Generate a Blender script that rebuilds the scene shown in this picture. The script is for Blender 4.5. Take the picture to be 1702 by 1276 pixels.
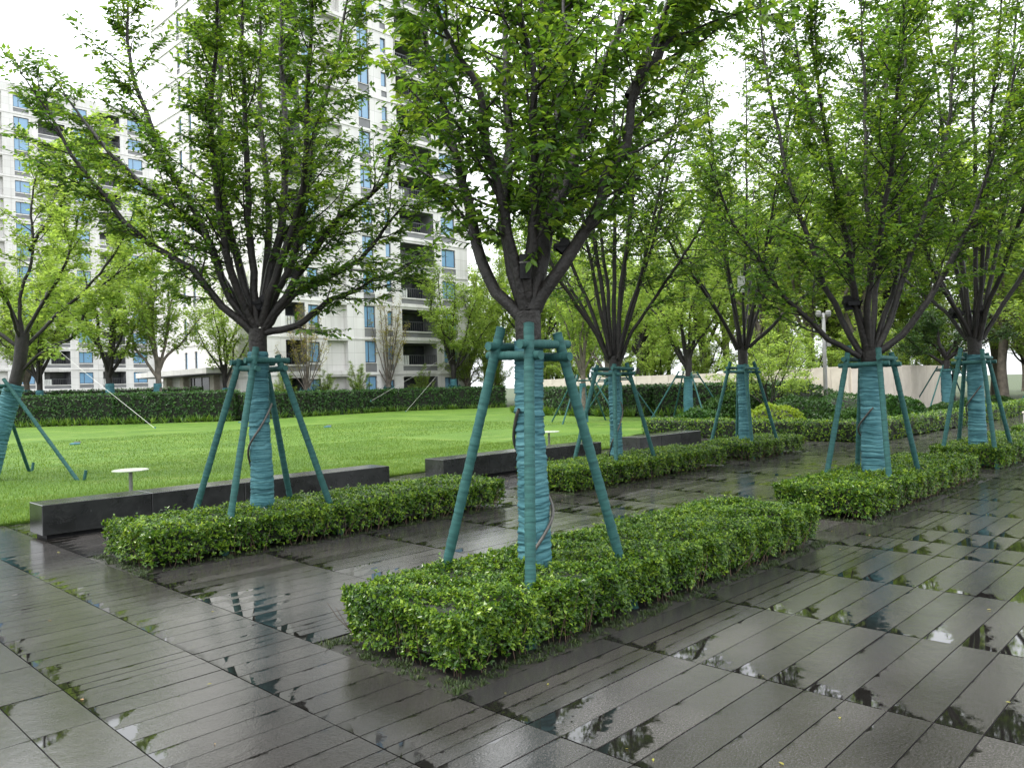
import bpy, math, random
import numpy as np
from mathutils import Vector, Matrix

# ------------------------------------------------------------------ scene, camera, sky, sun
sc = bpy.context.scene
for o in list(bpy.data.objects):
    bpy.data.objects.remove(o)
col = sc.collection
EYE = 1.6
cam_data = bpy.data.cameras.new("camera")
cam_data.sensor_width = 36.0
cam_data.lens = 27.54
cam_data.clip_start = 0.05
cam_data.clip_end = 3000
cam = bpy.data.objects.new("camera", cam_data)
col.objects.link(cam)
ROT = ((0.69418333, 0.01658081, -0.71960724),
       (-0.71922226, -0.02400816, -0.69436514),
       (-0.02878958, 0.99957425, -0.00474077))
mw = Matrix(ROT).to_4x4()
mw.translation = (0, 0, EYE)
cam.matrix_world = mw
sc.camera = cam

SUN_EL, SUN_AZ = math.radians(63), math.radians(150)     # azimuth of the sun, counter-clockwise from +X
world = bpy.data.worlds.new("World")
sc.world = world
world.use_nodes = True
nt = world.node_tree
nt.nodes.clear()
w_out = nt.nodes.new("ShaderNodeOutputWorld")
w_bg = nt.nodes.new("ShaderNodeBackground")
w_sky = nt.nodes.new("ShaderNodeTexSky")
w_sky.sky_type = 'NISHITA'
w_sky.sun_disc = False
w_sky.sun_elevation = SUN_EL
w_sky.sun_rotation = math.pi / 2 - SUN_AZ
w_sky.dust_density = 6.0
w_sky.air_density = 1.0
w_hsv = nt.nodes.new("ShaderNodeHueSaturation")
w_hsv.inputs["Saturation"].default_value = 0.12
w_mix = nt.nodes.new("ShaderNodeMix")
w_mix.data_type = 'RGBA'
w_mix.inputs[0].default_value = 0.85                      # thick, even cloud
w_co = nt.nodes.new("ShaderNodeTexCoord")
w_sep = nt.nodes.new("ShaderNodeSeparateXYZ")
nt.links.new(w_co.outputs["Generated"], w_sep.inputs[0])
w_grad = nt.nodes.new("ShaderNodeMapRange")               # overcast luminance rises towards the zenith
w_grad.inputs["From Min"].default_value = 0.0
w_grad.inputs["From Max"].default_value = 1.0
w_grad.inputs["To Min"].default_value = 7.0
w_grad.inputs["To Max"].default_value = 17.0
nt.links.new(w_sep.outputs["Z"], w_grad.inputs["Value"])
w_tint = nt.nodes.new("ShaderNodeMix")
w_tint.data_type = 'RGBA'
w_tint.blend_type = 'MULTIPLY'
w_tint.inputs[0].default_value = 1.0
w_tint.inputs[7].default_value = (0.96, 1.0, 1.03, 1)
nt.links.new(w_grad.outputs[0], w_tint.inputs[6])
nt.links.new(w_tint.outputs[2], w_mix.inputs[7])
nt.links.new(w_sky.outputs[0], w_hsv.inputs["Color"])
nt.links.new(w_hsv.outputs[0], w_mix.inputs[6])
nt.links.new(w_mix.outputs[2], w_bg.inputs["Color"])
w_bg.inputs["Strength"].default_value = 0.13
nt.links.new(w_bg.outputs[0], w_out.inputs["Surface"])

sun_data = bpy.data.lights.new("sun", 'SUN')
sun_data.energy = 1.5
sun_data.angle = math.radians(14)
sun_data.color = (1.0, 0.95, 0.86)
sun = bpy.data.objects.new("sun", sun_data)
col.objects.link(sun)
sd = Vector((math.cos(SUN_EL) * math.cos(SUN_AZ), math.cos(SUN_EL) * math.sin(SUN_AZ), math.sin(SUN_EL)))
sun.rotation_euler = sd.to_track_quat('Z', 'Y').to_euler()
sun.location = (0, 0, 40)

sc.view_settings.view_transform = 'Standard'
sc.view_settings.look = 'None'
sc.view_settings.exposure = 1.12
sc.view_settings.gamma = 1.0
sc.view_settings.use_curve_mapping = False
sc.render.engine = 'CYCLES'
sc.cycles.max_bounces = 6
sc.cycles.diffuse_bounces = 3
sc.cycles.glossy_bounces = 3
sc.cycles.transmission_bounces = 4
sc.cycles.transparent_max_bounces = 4
sc.cycles.use_denoising = True
sc.cycles.sample_clamp_indirect = 6.0

# ------------------------------------------------------------------ materials
def ramp(nt, stops):
    r = nt.nodes.new("ShaderNodeValToRGB")
    e = r.color_ramp.elements
    while len(e) < len(stops):
        e.new(0.5)
    for el, (p, c) in zip(e, stops):
        el.position = p
        el.color = (c[0], c[1], c[2], 1)
    return r

def base_mat(name):
    m = bpy.data.materials.new(name)
    m.use_nodes = True
    nt = m.node_tree
    return m, nt, nt.nodes["Principled BSDF"], nt.nodes["Material Output"]

def noise(nt, scale, detail=3, rough=0.55, coord=None, dim='3D'):
    n = nt.nodes.new("ShaderNodeTexNoise")
    n.inputs["Scale"].default_value = scale
    n.inputs["Detail"].default_value = detail
    n.inputs["Roughness"].default_value = rough
    if coord is not None:
        nt.links.new(coord, n.inputs["Vector"])
    return n

def coords(nt, which="Object"):
    return nt.nodes.new("ShaderNodeTexCoord").outputs[which]

def world_pos(nt):
    return nt.nodes.new("ShaderNodeNewGeometry").outputs["Position"]

def bump(nt, p, height, strength, dist):
    b = nt.nodes.new("ShaderNodeBump")
    b.inputs["Strength"].default_value = strength
    b.inputs["Distance"].default_value = dist
    nt.links.new(height, b.inputs["Height"])
    nt.links.new(b.outputs[0], p.inputs["Normal"])
    return b

def math_n(nt, op, a, b=None, clamp=False):
    n = nt.nodes.new("ShaderNodeMath")
    n.operation = op
    n.use_clamp = clamp
    for i, v in enumerate((a, b)):
        if v is None:
            continue
        if isinstance(v, (int, float)):
            n.inputs[i].default_value = v
        else:
            nt.links.new(v, n.inputs[i])
    return n.outputs[0]

def mat_simple(name, c1, c2, scale, rough=0.6, bstr=0.2, bdist=0.01, spec=0.5, metallic=0.0, detail=4, space="Object"):
    m, nt, p, out = base_mat(name)
    co = coords(nt, space) if space != "World" else world_pos(nt)
    n = noise(nt, scale, detail, 0.6, co)
    r = ramp(nt, [(0.3, c1), (0.7, c2)])
    nt.links.new(n.outputs["Fac"], r.inputs[0])
    nt.links.new(r.outputs[0], p.inputs["Base Color"])
    p.inputs["Roughness"].default_value = rough
    p.inputs["Specular IOR Level"].default_value = spec
    p.inputs["Metallic"].default_value = metallic
    if bstr:
        n2 = noise(nt, scale * 3.1, 4, 0.6, co)
        bump(nt, p, n2.outputs["Fac"], bstr, bdist)
    return m

def mat_leaf(name, stops, rough=0.34, trans=0.34, patch=0.0, patch_scale=1.6, tcol=None):
    """leaf colour from the per-leaf number 'lc'; thin leaves let some light through"""
    m, nt, p, out = base_mat(name)
    a = nt.nodes.new("ShaderNodeAttribute")
    a.attribute_name = "lc"
    v = a.outputs["Fac"]
    if patch:
        n = noise(nt, patch_scale, 2, 0.5, coords(nt))
        k = math_n(nt, 'MULTIPLY', math_n(nt, 'SUBTRACT', n.outputs["Fac"], 0.5), patch)
        v = math_n(nt, 'ADD', v, k, True)
    r = ramp(nt, stops)
    nt.links.new(v, r.inputs[0])
    nt.links.new(r.outputs[0], p.inputs["Base Color"])
    p.inputs["Roughness"].default_value = rough
    p.inputs["Specular IOR Level"].default_value = 0.28
    t = nt.nodes.new("ShaderNodeBsdfTranslucent")
    g = nt.nodes.new("ShaderNodeMix")
    g.data_type = 'RGBA'
    g.blend_type = 'MULTIPLY'
    g.inputs[0].default_value = 1.0
    nt.links.new(r.outputs[0], g.inputs[6])
    tc = tcol or (1.9, 1.7, 0.9)
    g.inputs[7].default_value = (*tc, 1)
    nt.links.new(g.outputs[2], t.inputs["Color"])
    mx = nt.nodes.new("ShaderNodeMixShader")
    mx.inputs[0].default_value = trans
    nt.links.new(p.outputs[0], mx.inputs[1])
    nt.links.new(t.outputs[0], mx.inputs[2])
    nt.links.new(mx.outputs[0], out.inputs["Surface"])
    return m

def mat_paver(name, c1, c2, wet=1.0):
    """granite slabs under a film of rain; standing water gathers in one corner and along the high-Y edge of each slab"""
    m, nt, p, out = base_mat(name)
    a = nt.nodes.new("ShaderNodeAttribute")
    a.attribute_name = "pu"
    s = nt.nodes.new("ShaderNodeSeparateXYZ")
    nt.links.new(a.outputs["Vector"], s.inputs[0])
    u, v, rnd = s.outputs
    pos = world_pos(nt)
    speck = noise(nt, 105, 3, 0.95, pos)
    stain = noise(nt, 1.1, 4, 0.6, pos)
    r = ramp(nt, [(0.32, c1), (0.70, c2)])
    k = math_n(nt, 'ADD', math_n(nt, 'MULTIPLY', math_n(nt, 'ADD', math_n(nt, 'MULTIPLY', math_n(nt, 'SUBTRACT', speck.outputs["Fac"], 0.5), 2.2), 0.5), 0.55), math_n(nt, 'MULTIPLY', stain.outputs["Fac"], 0.35))
    k = math_n(nt, 'ADD', k, math_n(nt, 'MULTIPLY', math_n(nt, 'SUBTRACT', rnd, 0.4), 0.12))
    nt.links.new(k, r.inputs[0])
    # puddles
    wob = noise(nt, 26, 3, 0.6, pos)
    wob2 = noise(nt, 7, 2, 0.5, pos)
    w = math_n(nt, 'SUBTRACT', wob.outputs["Fac"], 0.5)
    big = math_n(nt, 'SUBTRACT', wob2.outputs["Fac"], 0.5)
    reach = math_n(nt, 'ADD', math_n(nt, 'MULTIPLY', math_n(nt, 'POWER', rnd, 1.4), 0.62 * wet), 0.05)
    f1 = math_n(nt, 'SUBTRACT', math_n(nt, 'SUBTRACT', 1.0, math_n(nt, 'DIVIDE', u, reach)), math_n(nt, 'DIVIDE', v, 0.21))
    f1 = math_n(nt, 'ADD', f1, math_n(nt, 'ADD', math_n(nt, 'MULTIPLY', w, 0.9), math_n(nt, 'MULTIPLY', big, 1.1)))
    f1 = math_n(nt, 'MULTIPLY', f1, 5.0, True)
    edge = math_n(nt, 'ADD', math_n(nt, 'MULTIPLY', big, 0.13), 0.009)
    edge = math_n(nt, 'ADD', edge, math_n(nt, 'MULTIPLY', w, 0.05))
    f2 = math_n(nt, 'MULTIPLY', math_n(nt, 'SUBTRACT', edge, v), 50.0, True)
    pud = math_n(nt, 'MAXIMUM', f1, f2)
    dark = nt.nodes.new("ShaderNodeMix")
    dark.data_type = 'RGBA'
    nt.links.new(pud, dark.inputs[0])
    nt.links.new(r.outputs[0], dark.inputs[6])
    dark.inputs[7].default_value = (c1[0] * 0.55, c1[1] * 0.55, c1[2] * 0.52, 1)
    nt.links.new(dark.outputs[2], p.inputs["Base Color"])
    rn = noise(nt, 5.0, 5, 0.7, pos)
    rr = math_n(nt, 'ADD', math_n(nt, 'MULTIPLY', rn.outputs["Fac"], 0.20), 0.03)
    rr = math_n(nt, 'ADD', rr, math_n(nt, 'MULTIPLY', rnd, 0.05))
    rr = math_n(nt, 'ADD', math_n(nt, 'MULTIPLY', rr, math_n(nt, 'SUBTRACT', 1.0, pud)), 0.015)
    nt.links.new(rr, p.inputs["Roughness"])
    p.inputs["IOR"].default_value = 1.42
    p.inputs["Specular IOR Level"].default_value = 0.85
    st = nt.nodes.new("ShaderNodeMapping")
    st.inputs["Scale"].default_value = (1.0, 1.0, 1.0)
    nt.links.new(pos, st.inputs[0])
    fine = noise(nt, 95, 3, 0.6, st.outputs[0])
    wav = noise(nt, 16, 2, 0.5, pos)
    b = bump(nt, p, math_n(nt, 'ADD', fine.outputs["Fac"], math_n(nt, 'MULTIPLY', wav.outputs["Fac"], 1.6)), 1.0, 0.003)
    nt.links.new(math_n(nt, 'ADD', math_n(nt, 'MULTIPLY', math_n(nt, 'SUBTRACT', 1.0, pud), 0.20), 0.006), b.inputs["Strength"])
    return m

M = {}
M['paver'] = mat_paver("wet_granite", (0.0130, 0.0122, 0.0116), (0.076, 0.070, 0.067))
M['paver_dark'] = mat_paver("wet_dark_granite", (0.013, 0.0128, 0.013), (0.042, 0.039, 0.039), 0.5)
M['joint'] = mat_simple("joint_grit", (0.012, 0.011, 0.010), (0.03, 0.028, 0.025), 60, 0.5, space="World")
M['soil'] = mat_simple("red_soil", (0.022, 0.010, 0.007), (0.06, 0.028, 0.018), 22, 0.8, 0.6, 0.03, space="World")
M['ground'] = mat_simple("planted_ground", (0.018, 0.03, 0.010), (0.05, 0.07, 0.02), 3, 0.9, 0.5, 0.05, space="World")
M['bark'] = mat_simple("wet_bark", (0.0045, 0.004, 0.0036), (0.018, 0.0145, 0.0125), 9, 0.55, 0.8, 0.02, 0.35)
M['bark_pale'] = mat_simple("pale_bark", (0.05, 0.042, 0.034), (0.15, 0.125, 0.10), 5, 0.75, 0.5, 0.02)
M['twig'] = mat_simple("hedge_twig", (0.05, 0.03, 0.02), (0.13, 0.085, 0.055), 14, 0.7, 0.2, 0.004)
def mat_cloth(name, c1, c2, c3, zs):
    m, nt, p, out = base_mat(name)
    mp = nt.nodes.new("ShaderNodeMapping")
    mp.inputs["Scale"].default_value = (3.5, 3.5, zs)
    nt.links.new(coords(nt), mp.inputs[0])
    a = noise(nt, 1.0, 4, 0.6, mp.outputs[0])
    b = noise(nt, 5, 3, 0.5, coords(nt))
    k = math_n(nt, 'ADD', math_n(nt, 'MULTIPLY', a.outputs["Fac"], 0.75), math_n(nt, 'MULTIPLY', b.outputs["Fac"], 0.25))
    r = ramp(nt, [(0.34, c1), (0.5, c2), (0.68, c3)])
    nt.links.new(k, r.inputs[0])
    nt.links.new(r.outputs[0], p.inputs["Base Color"])
    p.inputs["Roughness"].default_value = 0.7
    p.inputs["Specular IOR Level"].default_value = 0.25
    bump(nt, p, a.outputs["Fac"], 0.6, 0.008)
    return m
M['wrap_blue'] = mat_cloth("blue_wrap_cloth", (0.014, 0.054, 0.066), (0.038, 0.124, 0.144), (0.088, 0.212, 0.230), 62)
M['wrap_green'] = mat_cloth("green_wrap_cloth", (0.010, 0.044, 0.042), (0.019, 0.074, 0.069), (0.034, 0.108, 0.098), 70)
M['hose'] = mat_simple("grey_hose", (0.035, 0.033, 0.03), (0.075, 0.07, 0.062), 20, 0.45, 0.1, 0.002)
M['black'] = mat_simple("black_metal", (0.005, 0.005, 0.006), (0.012, 0.012, 0.013), 20, 0.6, 0.05, 0.002, 0.15)
M['grey_metal'] = mat_simple("grey_painted_metal", (0.13, 0.13, 0.125), (0.19, 0.19, 0.18), 6, 0.4, 0.05, 0.002)
M['pale_table'] = mat_simple("pale_table_top", (0.30, 0.34, 0.27), (0.46, 0.49, 0.40), 8, 0.25, 0.05, 0.002)
M['white_card'] = mat_simple("white_card", (0.62, 0.64, 0.60), (0.78, 0.79, 0.75), 8, 0.5, 0.05, 0.002)
M['stone_wall'] = mat_simple("beige_wall_panel", (0.40, 0.355, 0.30), (0.54, 0.49, 0.42), 1.3, 0.6, 0.08, 0.01)
M['concrete'] = mat_simple("concrete", (0.26, 0.25, 0.23), (0.42, 0.40, 0.37), 7, 0.7, 0.2, 0.01)
M['white_stone'] = mat_simple("white_cladding", (0.57, 0.555, 0.548), (0.69, 0.675, 0.665), 0.35, 0.55, 0.0)
m, nt_, p_, _ = base_mat("white_cladding")
sx = nt_.nodes.new("ShaderNodeSeparateXYZ")
nt_.links.new(coords(nt_), sx.inputs[0])
cb = nt_.nodes.new("ShaderNodeCombineXYZ")
nt_.links.new(math_n(nt_, 'ADD', sx.outputs[0], sx.outputs[1]), cb.inputs[0])
nt_.links.new(sx.outputs[2], cb.inputs[1])
br = nt_.nodes.new("ShaderNodeTexBrick")
br.offset = 0.0
br.inputs["Scale"].default_value = 1.0
br.inputs["Mortar Size"].default_value = 0.012
br.inputs["Brick Width"].default_value = 1.3
br.inputs["Row Height"].default_value = 0.95
br.inputs["Color1"].default_value = (0.57, 0.555, 0.545, 1)
br.inputs["Color2"].default_value = (0.64, 0.625, 0.612, 1)
br.inputs["Mortar"].default_value = (0.36, 0.35, 0.34, 1)
nt_.links.new(cb.outputs[0], br.inputs["Vector"])
st_ = nt_.nodes.new("ShaderNodeMapping")
st_.inputs["Scale"].default_value = (1.2, 1.2, 0.08)
nt_.links.new(coords(nt_), st_.inputs[0])
sn = noise(nt_, 1.0, 4, 0.6, st_.outputs[0])
sr = ramp(nt_, [(0.35, (0.87, 0.86, 0.85)), (0.6, (1, 1, 1))])
nt_.links.new(sn.outputs["Fac"], sr.inputs[0])
ml = nt_.nodes.new("ShaderNodeMix")
ml.data_type = 'RGBA'
ml.blend_type = 'MULTIPLY'
ml.inputs[0].default_value = 1.0
nt_.links.new(br.outputs["Color"], ml.inputs[6])
nt_.links.new(sr.outputs[0], ml.inputs[7])
nt_.links.new(ml.outputs[2], p_.inputs["Base Color"])
p_.inputs["Roughness"].default_value = 0.5
M['white_stone'] = m
M['grey_panel'] = mat_simple("grey_panel", (0.13, 0.13, 0.138), (0.20, 0.20, 0.21), 0.8, 0.5, 0.0)
M['dark_frame'] = mat_simple("dark_frame", (0.035, 0.037, 0.045), (0.06, 0.06, 0.07), 2, 0.4, 0.0)
M['room_dark'] = mat_simple("dark_glass_door", (0.015, 0.017, 0.022), (0.04, 0.042, 0.05), 0.7, 0.15, 0.0)
M['wire'] = mat_simple("pale_wire", (0.45, 0.46, 0.42), (0.6, 0.6, 0.56), 8, 0.4, 0.0)
m, nt_, p_, _ = base_mat("blue_window_glass")
p_.inputs["Base Color"].default_value = (0.16, 0.30, 0.46, 1)
p_.inputs["Roughness"].default_value = 0.04
p_.inputs["Specular IOR Level"].default_value = 0.9
M['glass'] = m

# bench stone: near-black marble with thin pale veins, wet
m, nt_, p_, _ = base_mat("black_marble")
co = world_pos(nt_)
n1 = noise(nt_, 1.7, 5, 0.62, co)
n1.inputs["Distortion"].default_value = 1.3
vein = ramp(nt_, [(0.485, (0, 0, 0)), (0.5, (1, 1, 1)), (0.515, (0, 0, 0))])
nt_.links.new(n1.outputs["Fac"], vein.inputs[0])
n2 = noise(nt_, 4.0, 4, 0.6, co)
bs = ramp(nt_, [(0.3, (0.011, 0.0115, 0.012)), (0.75, (0.030, 0.031, 0.032))])
nt_.links.new(n2.outputs["Fac"], bs.inputs[0])
n3 = noise(nt_, 2.1, 3, 0.5, co)
vm = math_n(nt_, 'MULTIPLY', vein.outputs[0], math_n(nt_, 'MULTIPLY', math_n(nt_, 'SUBTRACT', n3.outputs["Fac"], 0.45), 2.2, True))
mx = nt_.nodes.new("ShaderNodeMix")
mx.data_type = 'RGBA'
nt_.links.new(vm, mx.inputs[0])
nt_.links.new(bs.outputs[0], mx.inputs[6])
mx.inputs[7].default_value = (0.055, 0.056, 0.055, 1)
nt_.links.new(mx.outputs[2], p_.inputs["Base Color"])
rg = noise(nt_, 5.0, 3, 0.6, co)
nt_.links.new(math_n(nt_, 'ADD', math_n(nt_, 'MULTIPLY', rg.outputs["Fac"], 0.3), 0.06), p_.inputs["Roughness"])
p_.inputs["Specular IOR Level"].default_value = 0.6
M['marble'] = m

# lawn
m, nt_, p_, _ = base_mat("lawn_turf")
co = world_pos(nt_)
a1 = noise(nt_, 0.35, 4, 0.6, co)
a2 = noise(nt_, 14, 3, 0.7, co)
kk = math_n(nt_, 'ADD', math_n(nt_, 'MULTIPLY', a1.outputs["Fac"], 0.55), math_n(nt_, 'MULTIPLY', a2.outputs["Fac"], 0.45))
rr_ = ramp(nt_, [(0.34, (0.036, 0.082, 0.006)), (0.50, (0.062, 0.126, 0.010)), (0.66, (0.112, 0.178, 0.024))])
nt_.links.new(kk, rr_.inputs[0])
wn = noise(nt_, 0.9, 5, 0.65, co)
wr_ = ramp(nt_, [(0.56, (0, 0, 0)), (0.70, (0.6, 0.6, 0.6))])
nt_.links.new(wn.outputs["Fac"], wr_.inputs[0])
wm_ = nt_.nodes.new("ShaderNodeMix")
wm_.data_type = 'RGBA'
nt_.links.new(wr_.outputs[0], wm_.inputs[0])
nt_.links.new(rr_.outputs[0], wm_.inputs[6])
wm_.inputs[7].default_value = (0.165, 0.205, 0.050, 1)
nt_.links.new(wm_.outputs[2], p_.inputs["Base Color"])
p_.inputs["Roughness"].default_value = 0.75
p_.inputs["Specular IOR Level"].default_value = 0.2
a3 = noise(nt_, 60, 3, 0.7, co)
bump(nt_, p_, a3.outputs["Fac"], 0.8, 0.03)
M['lawn'] = m

M['leaf_zelkova'] = mat_leaf("zelkova_leaf", [(0.0, (0.022, 0.058, 0.012)), (0.45, (0.064, 0.138, 0.020)), (0.8, (0.140, 0.232, 0.030)), (1.0, (0.20, 0.29, 0.045))], 0.36, 0.52, 0.6, 0.9, (1.75, 1.6, 0.8))
M['leaf_yellow'] = mat_leaf("young_leaf", [(0.0, (0.150, 0.235, 0.045)), (0.5, (0.235, 0.340, 0.070)), (1.0, (0.340, 0.430, 0.11))], 0.5, 0.55, 0.4, 0.6, (1.4, 1.35, 0.9))
M['leaf_sparse'] = mat_leaf("new_leaf", [(0.0, (0.22, 0.20, 0.045)), (0.6, (0.30, 0.30, 0.06)), (0.85, (0.33, 0.22, 0.08)), (1.0, (0.33, 0.17, 0.09))], 0.5, 0.40, 0.2, 0.6, (1.3, 1.2, 0.9))
M['leaf_dark'] = mat_leaf("evergreen_leaf", [(0.0, (0.012, 0.035, 0.008)), (0.6, (0.030, 0.075, 0.014)), (1.0, (0.06, 0.12, 0.02))], 0.3, 0.2, 0.2)
M['leaf_mid'] = mat_leaf("mid_leaf", [(0.0, (0.115, 0.195, 0.045)), (0.6, (0.195, 0.295, 0.070)), (1.0, (0.29, 0.38, 0.11))], 0.45, 0.56, 0.4, 0.6)  # tone raised: pale haze over the far crowns is put into the colour
M['leaf_box'] = mat_leaf("box_leaf", [(0.0, (0.010, 0.032, 0.005)), (0.4, (0.040, 0.098, 0.010)), (0.75, (0.125, 0.212, 0.018)), (1.0, (0.22, 0.31, 0.034))], 0.20, 0.30, 0.55, 2.6)
M['leaf_hedge'] = mat_leaf("tall_hedge_leaf", [(0.0, (0.014, 0.044, 0.010)), (0.6, (0.030, 0.085, 0.015)), (1.0, (0.07, 0.145, 0.026))], 0.3, 0.2, 0.2)
M['leaf_strap'] = mat_leaf("strap_leaf", [(0.0, (0.040, 0.090, 0.016)), (0.6, (0.085, 0.165, 0.026)), (1.0, (0.17, 0.25, 0.045))], 0.4, 0.25)
M['leaf_mondo'] = mat_leaf("mondo_blade", [(0.0, (0.010, 0.022, 0.004)), (0.6, (0.026, 0.046, 0.008)), (1.0, (0.075, 0.085, 0.022))], 0.55, 0.15)
M['leaf_lime'] = mat_leaf("lime_leaf", [(0.0, (0.09, 0.15, 0.010)), (0.6, (0.17, 0.25, 0.014)), (1.0, (0.27, 0.33, 0.03))], 0.35, 0.3)
M['blade'] = mat_leaf("grass_blade", [(0.0, (0.038, 0.086, 0.006)), (0.6, (0.070, 0.135, 0.012)), (1.0, (0.14, 0.19, 0.03))], 0.5, 0.35, 0.3, 0.4)
M['core'] = mat_simple("hedge_shade_core", (0.004, 0.007, 0.003), (0.012, 0.016, 0.006), 25, 0.9, 0.8, 0.03)  # solid inner foliage, near-black: the shade between leaves is put into the colour

# ------------------------------------------------------------------ mesh helpers
class MB:
    """collects vertices and faces; build() links them as ONE mesh object"""
    def __init__(self):
        self.v, self.f, self.n, self.a, self.mi = [], [], 0, [], []
    def add(self, V, F, attr=None, mi=0):
        V = np.asarray(V, float).reshape(-1, 3)
        F = np.asarray(F, int)
        self.v.append(V)
        self.f.append(F + self.n)
        self.mi.append(np.full(len(F), mi))
        self.n += len(V)
        if attr is not None:
            self.a.append(np.asarray(attr, float))
        return self
    def box(self, c, s, mi=0):
        x, y, z = np.array(s, float) / 2
        V = np.array([(-x, -y, -z), (x, -y, -z), (x, y, -z), (-x, y, -z), (-x, -y, z), (x, -y, z), (x, y, z), (-x, y, z)]) + np.array(c, float)
        return self.add(V, [(0, 3, 2, 1), (4, 5, 6, 7), (0, 1, 5, 4), (1, 2, 6, 5), (2, 3, 7, 6), (3, 0, 4, 7)], mi=mi)
    def bevel_box(self, c, s, b=0.01, mi=0):
        """box with chamfered top and vertical edges"""
        x, y, z = np.array(s, float) / 2
        ring = lambda x, y, b: [(-x + b, -y), (x - b, -y), (x, -y + b), (x, y - b), (x - b, y), (-x + b, y), (-x, y - b), (-x, -y + b)]
        V = [(p[0], p[1], -z) for p in ring(x, y, b)] + [(p[0], p[1], z - b) for p in ring(x, y, b)] + [(p[0], p[1], z) for p in ring(x - b, y - b, b)]
        V = np.array(V) + np.array(c, float)
        q = []
        for k in (0, 8):
            for i in range(8):
                j = (i + 1) % 8
                q.append((k + i, k + j, k + 8 + j, k + 8 + i))
        self.add(V, q, mi=mi)
        n0 = self.n - 24
        self.f.append(np.array([[n0 + 16, n0 + 17, n0 + 18, n0 + 19], [n0 + 16, n0 + 19, n0 + 20, n0 + 23], [n0 + 20, n0 + 21, n0 + 22, n0 + 23]]))
        self.mi.append(np.full(3, mi))
        return self
    def quad(self, a, b, c, d, mi=0):
        return self.add([a, b, c, d], [(0, 1, 2, 3)], mi=mi)
    def lathe(self, prof, sides=24, c=(0, 0, 0), mi=0):
        prof = np.array(prof, float)
        th = np.linspace(0, 2 * np.pi, sides, endpoint=False)
        V = np.stack([np.outer(prof[:, 0], np.cos(th)), np.outer(prof[:, 0], np.sin(th)), np.repeat(prof[:, 1:2], sides, 1)], -1).reshape(-1, 3) + np.array(c, float)
        return self.add(V, grid_faces(len(prof), sides, True), mi=mi)
    def tube(self, P, r, sides=8, mi=0):
        P = np.asarray(P, float)
        V, F = tubes(P[None], np.broadcast_to(np.asarray(r, float), (1, len(P))), sides)
        return self.add(V, F, mi=mi)
    def mesh(self, name, mats, attr=None, smooth=False):
        me = bpy.data.meshes.new(name)
        V = np.concatenate(self.v)
        ks = np.concatenate([np.full(len(f), f.shape[1]) for f in self.f])
        L = np.concatenate([f.ravel() for f in self.f])
        me.vertices.add(len(V))
        me.vertices.foreach_set("co", V.ravel())
        me.loops.add(len(L))
        me.loops.foreach_set("vertex_index", L)
        me.polygons.add(len(ks))
        st = np.zeros(len(ks), int)
        st[1:] = np.cumsum(ks)[:-1]
        me.polygons.foreach_set("loop_start", st)
        try:
            me.polygons.foreach_set("loop_total", ks)
        except Exception:
            pass
        mats = mats if isinstance(mats, (list, tuple)) else [mats]
        for mm in mats:
            me.materials.append(mm)
        if len(mats) > 1:
            me.polygons.foreach_set("material_index", np.concatenate(self.mi))
        if self.a:
            A = np.concatenate(self.a)
            if A.ndim == 1:
                at = me.attributes.new(attr or "lc", 'FLOAT', 'POINT')
                at.data.foreach_set("value", A)
            else:
                at = me.attributes.new(attr or "pu", 'FLOAT_VECTOR', 'POINT')
                at.data.foreach_set("vector", A.ravel())
        me.update(calc_edges=True)
        me.polygons.foreach_set("use_smooth", np.full(len(ks), bool(smooth)))
        me.validate()
        return me

def grid_faces(n, sides, closed):
    i = np.arange(n - 1)[:, None] * sides
    j = np.arange(sides if closed else sides - 1)[None]
    k = (j + 1) % sides
    return np.stack([i + j, i + k, i + sides + k, i + sides + j], -1).reshape(-1, 4)

def norm(v):
    return v / np.maximum(np.linalg.norm(v, axis=-1, keepdims=True), 1e-9)

def tubes(P, r, sides):
    """P (n,K,3) centre lines, r (n,K) radii -> one vertex and quad array"""
    n, K, _ = P.shape
    T = np.empty_like(P)
    T[:, 1:-1] = P[:, 2:] - P[:, :-2]
    T[:, 0] = P[:, 1] - P[:, 0]
    T[:, -1] = P[:, -1] - P[:, -2]
    T = norm(T)
    ref = np.array([0.31, 0.17, 0.06])
    mean = norm(P[:, -1] - P[:, 0])
    ref = np.where(np.abs(mean[:, 2:3]) > 0.8, np.array([[1.0, 0.2, 0]]), np.array([[0.1, 0.05, 1.0]]))[:, None]
    A = norm(np.cross(T, ref))
    B = np.cross(T, A)
    th = np.linspace(0, 2 * np.pi, sides, endpoint=False)
    V = P[:, :, None] + r[:, :, None, None] * (A[:, :, None] * np.cos(th)[None, None, :, None] + B[:, :, None] * np.sin(th)[None, None, :, None])
    g = grid_faces(K, sides, True)
    F = (np.arange(n)[:, None, None] * (K * sides) + g[None]).reshape(-1, 4)
    return V.reshape(-1, 3), F

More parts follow.
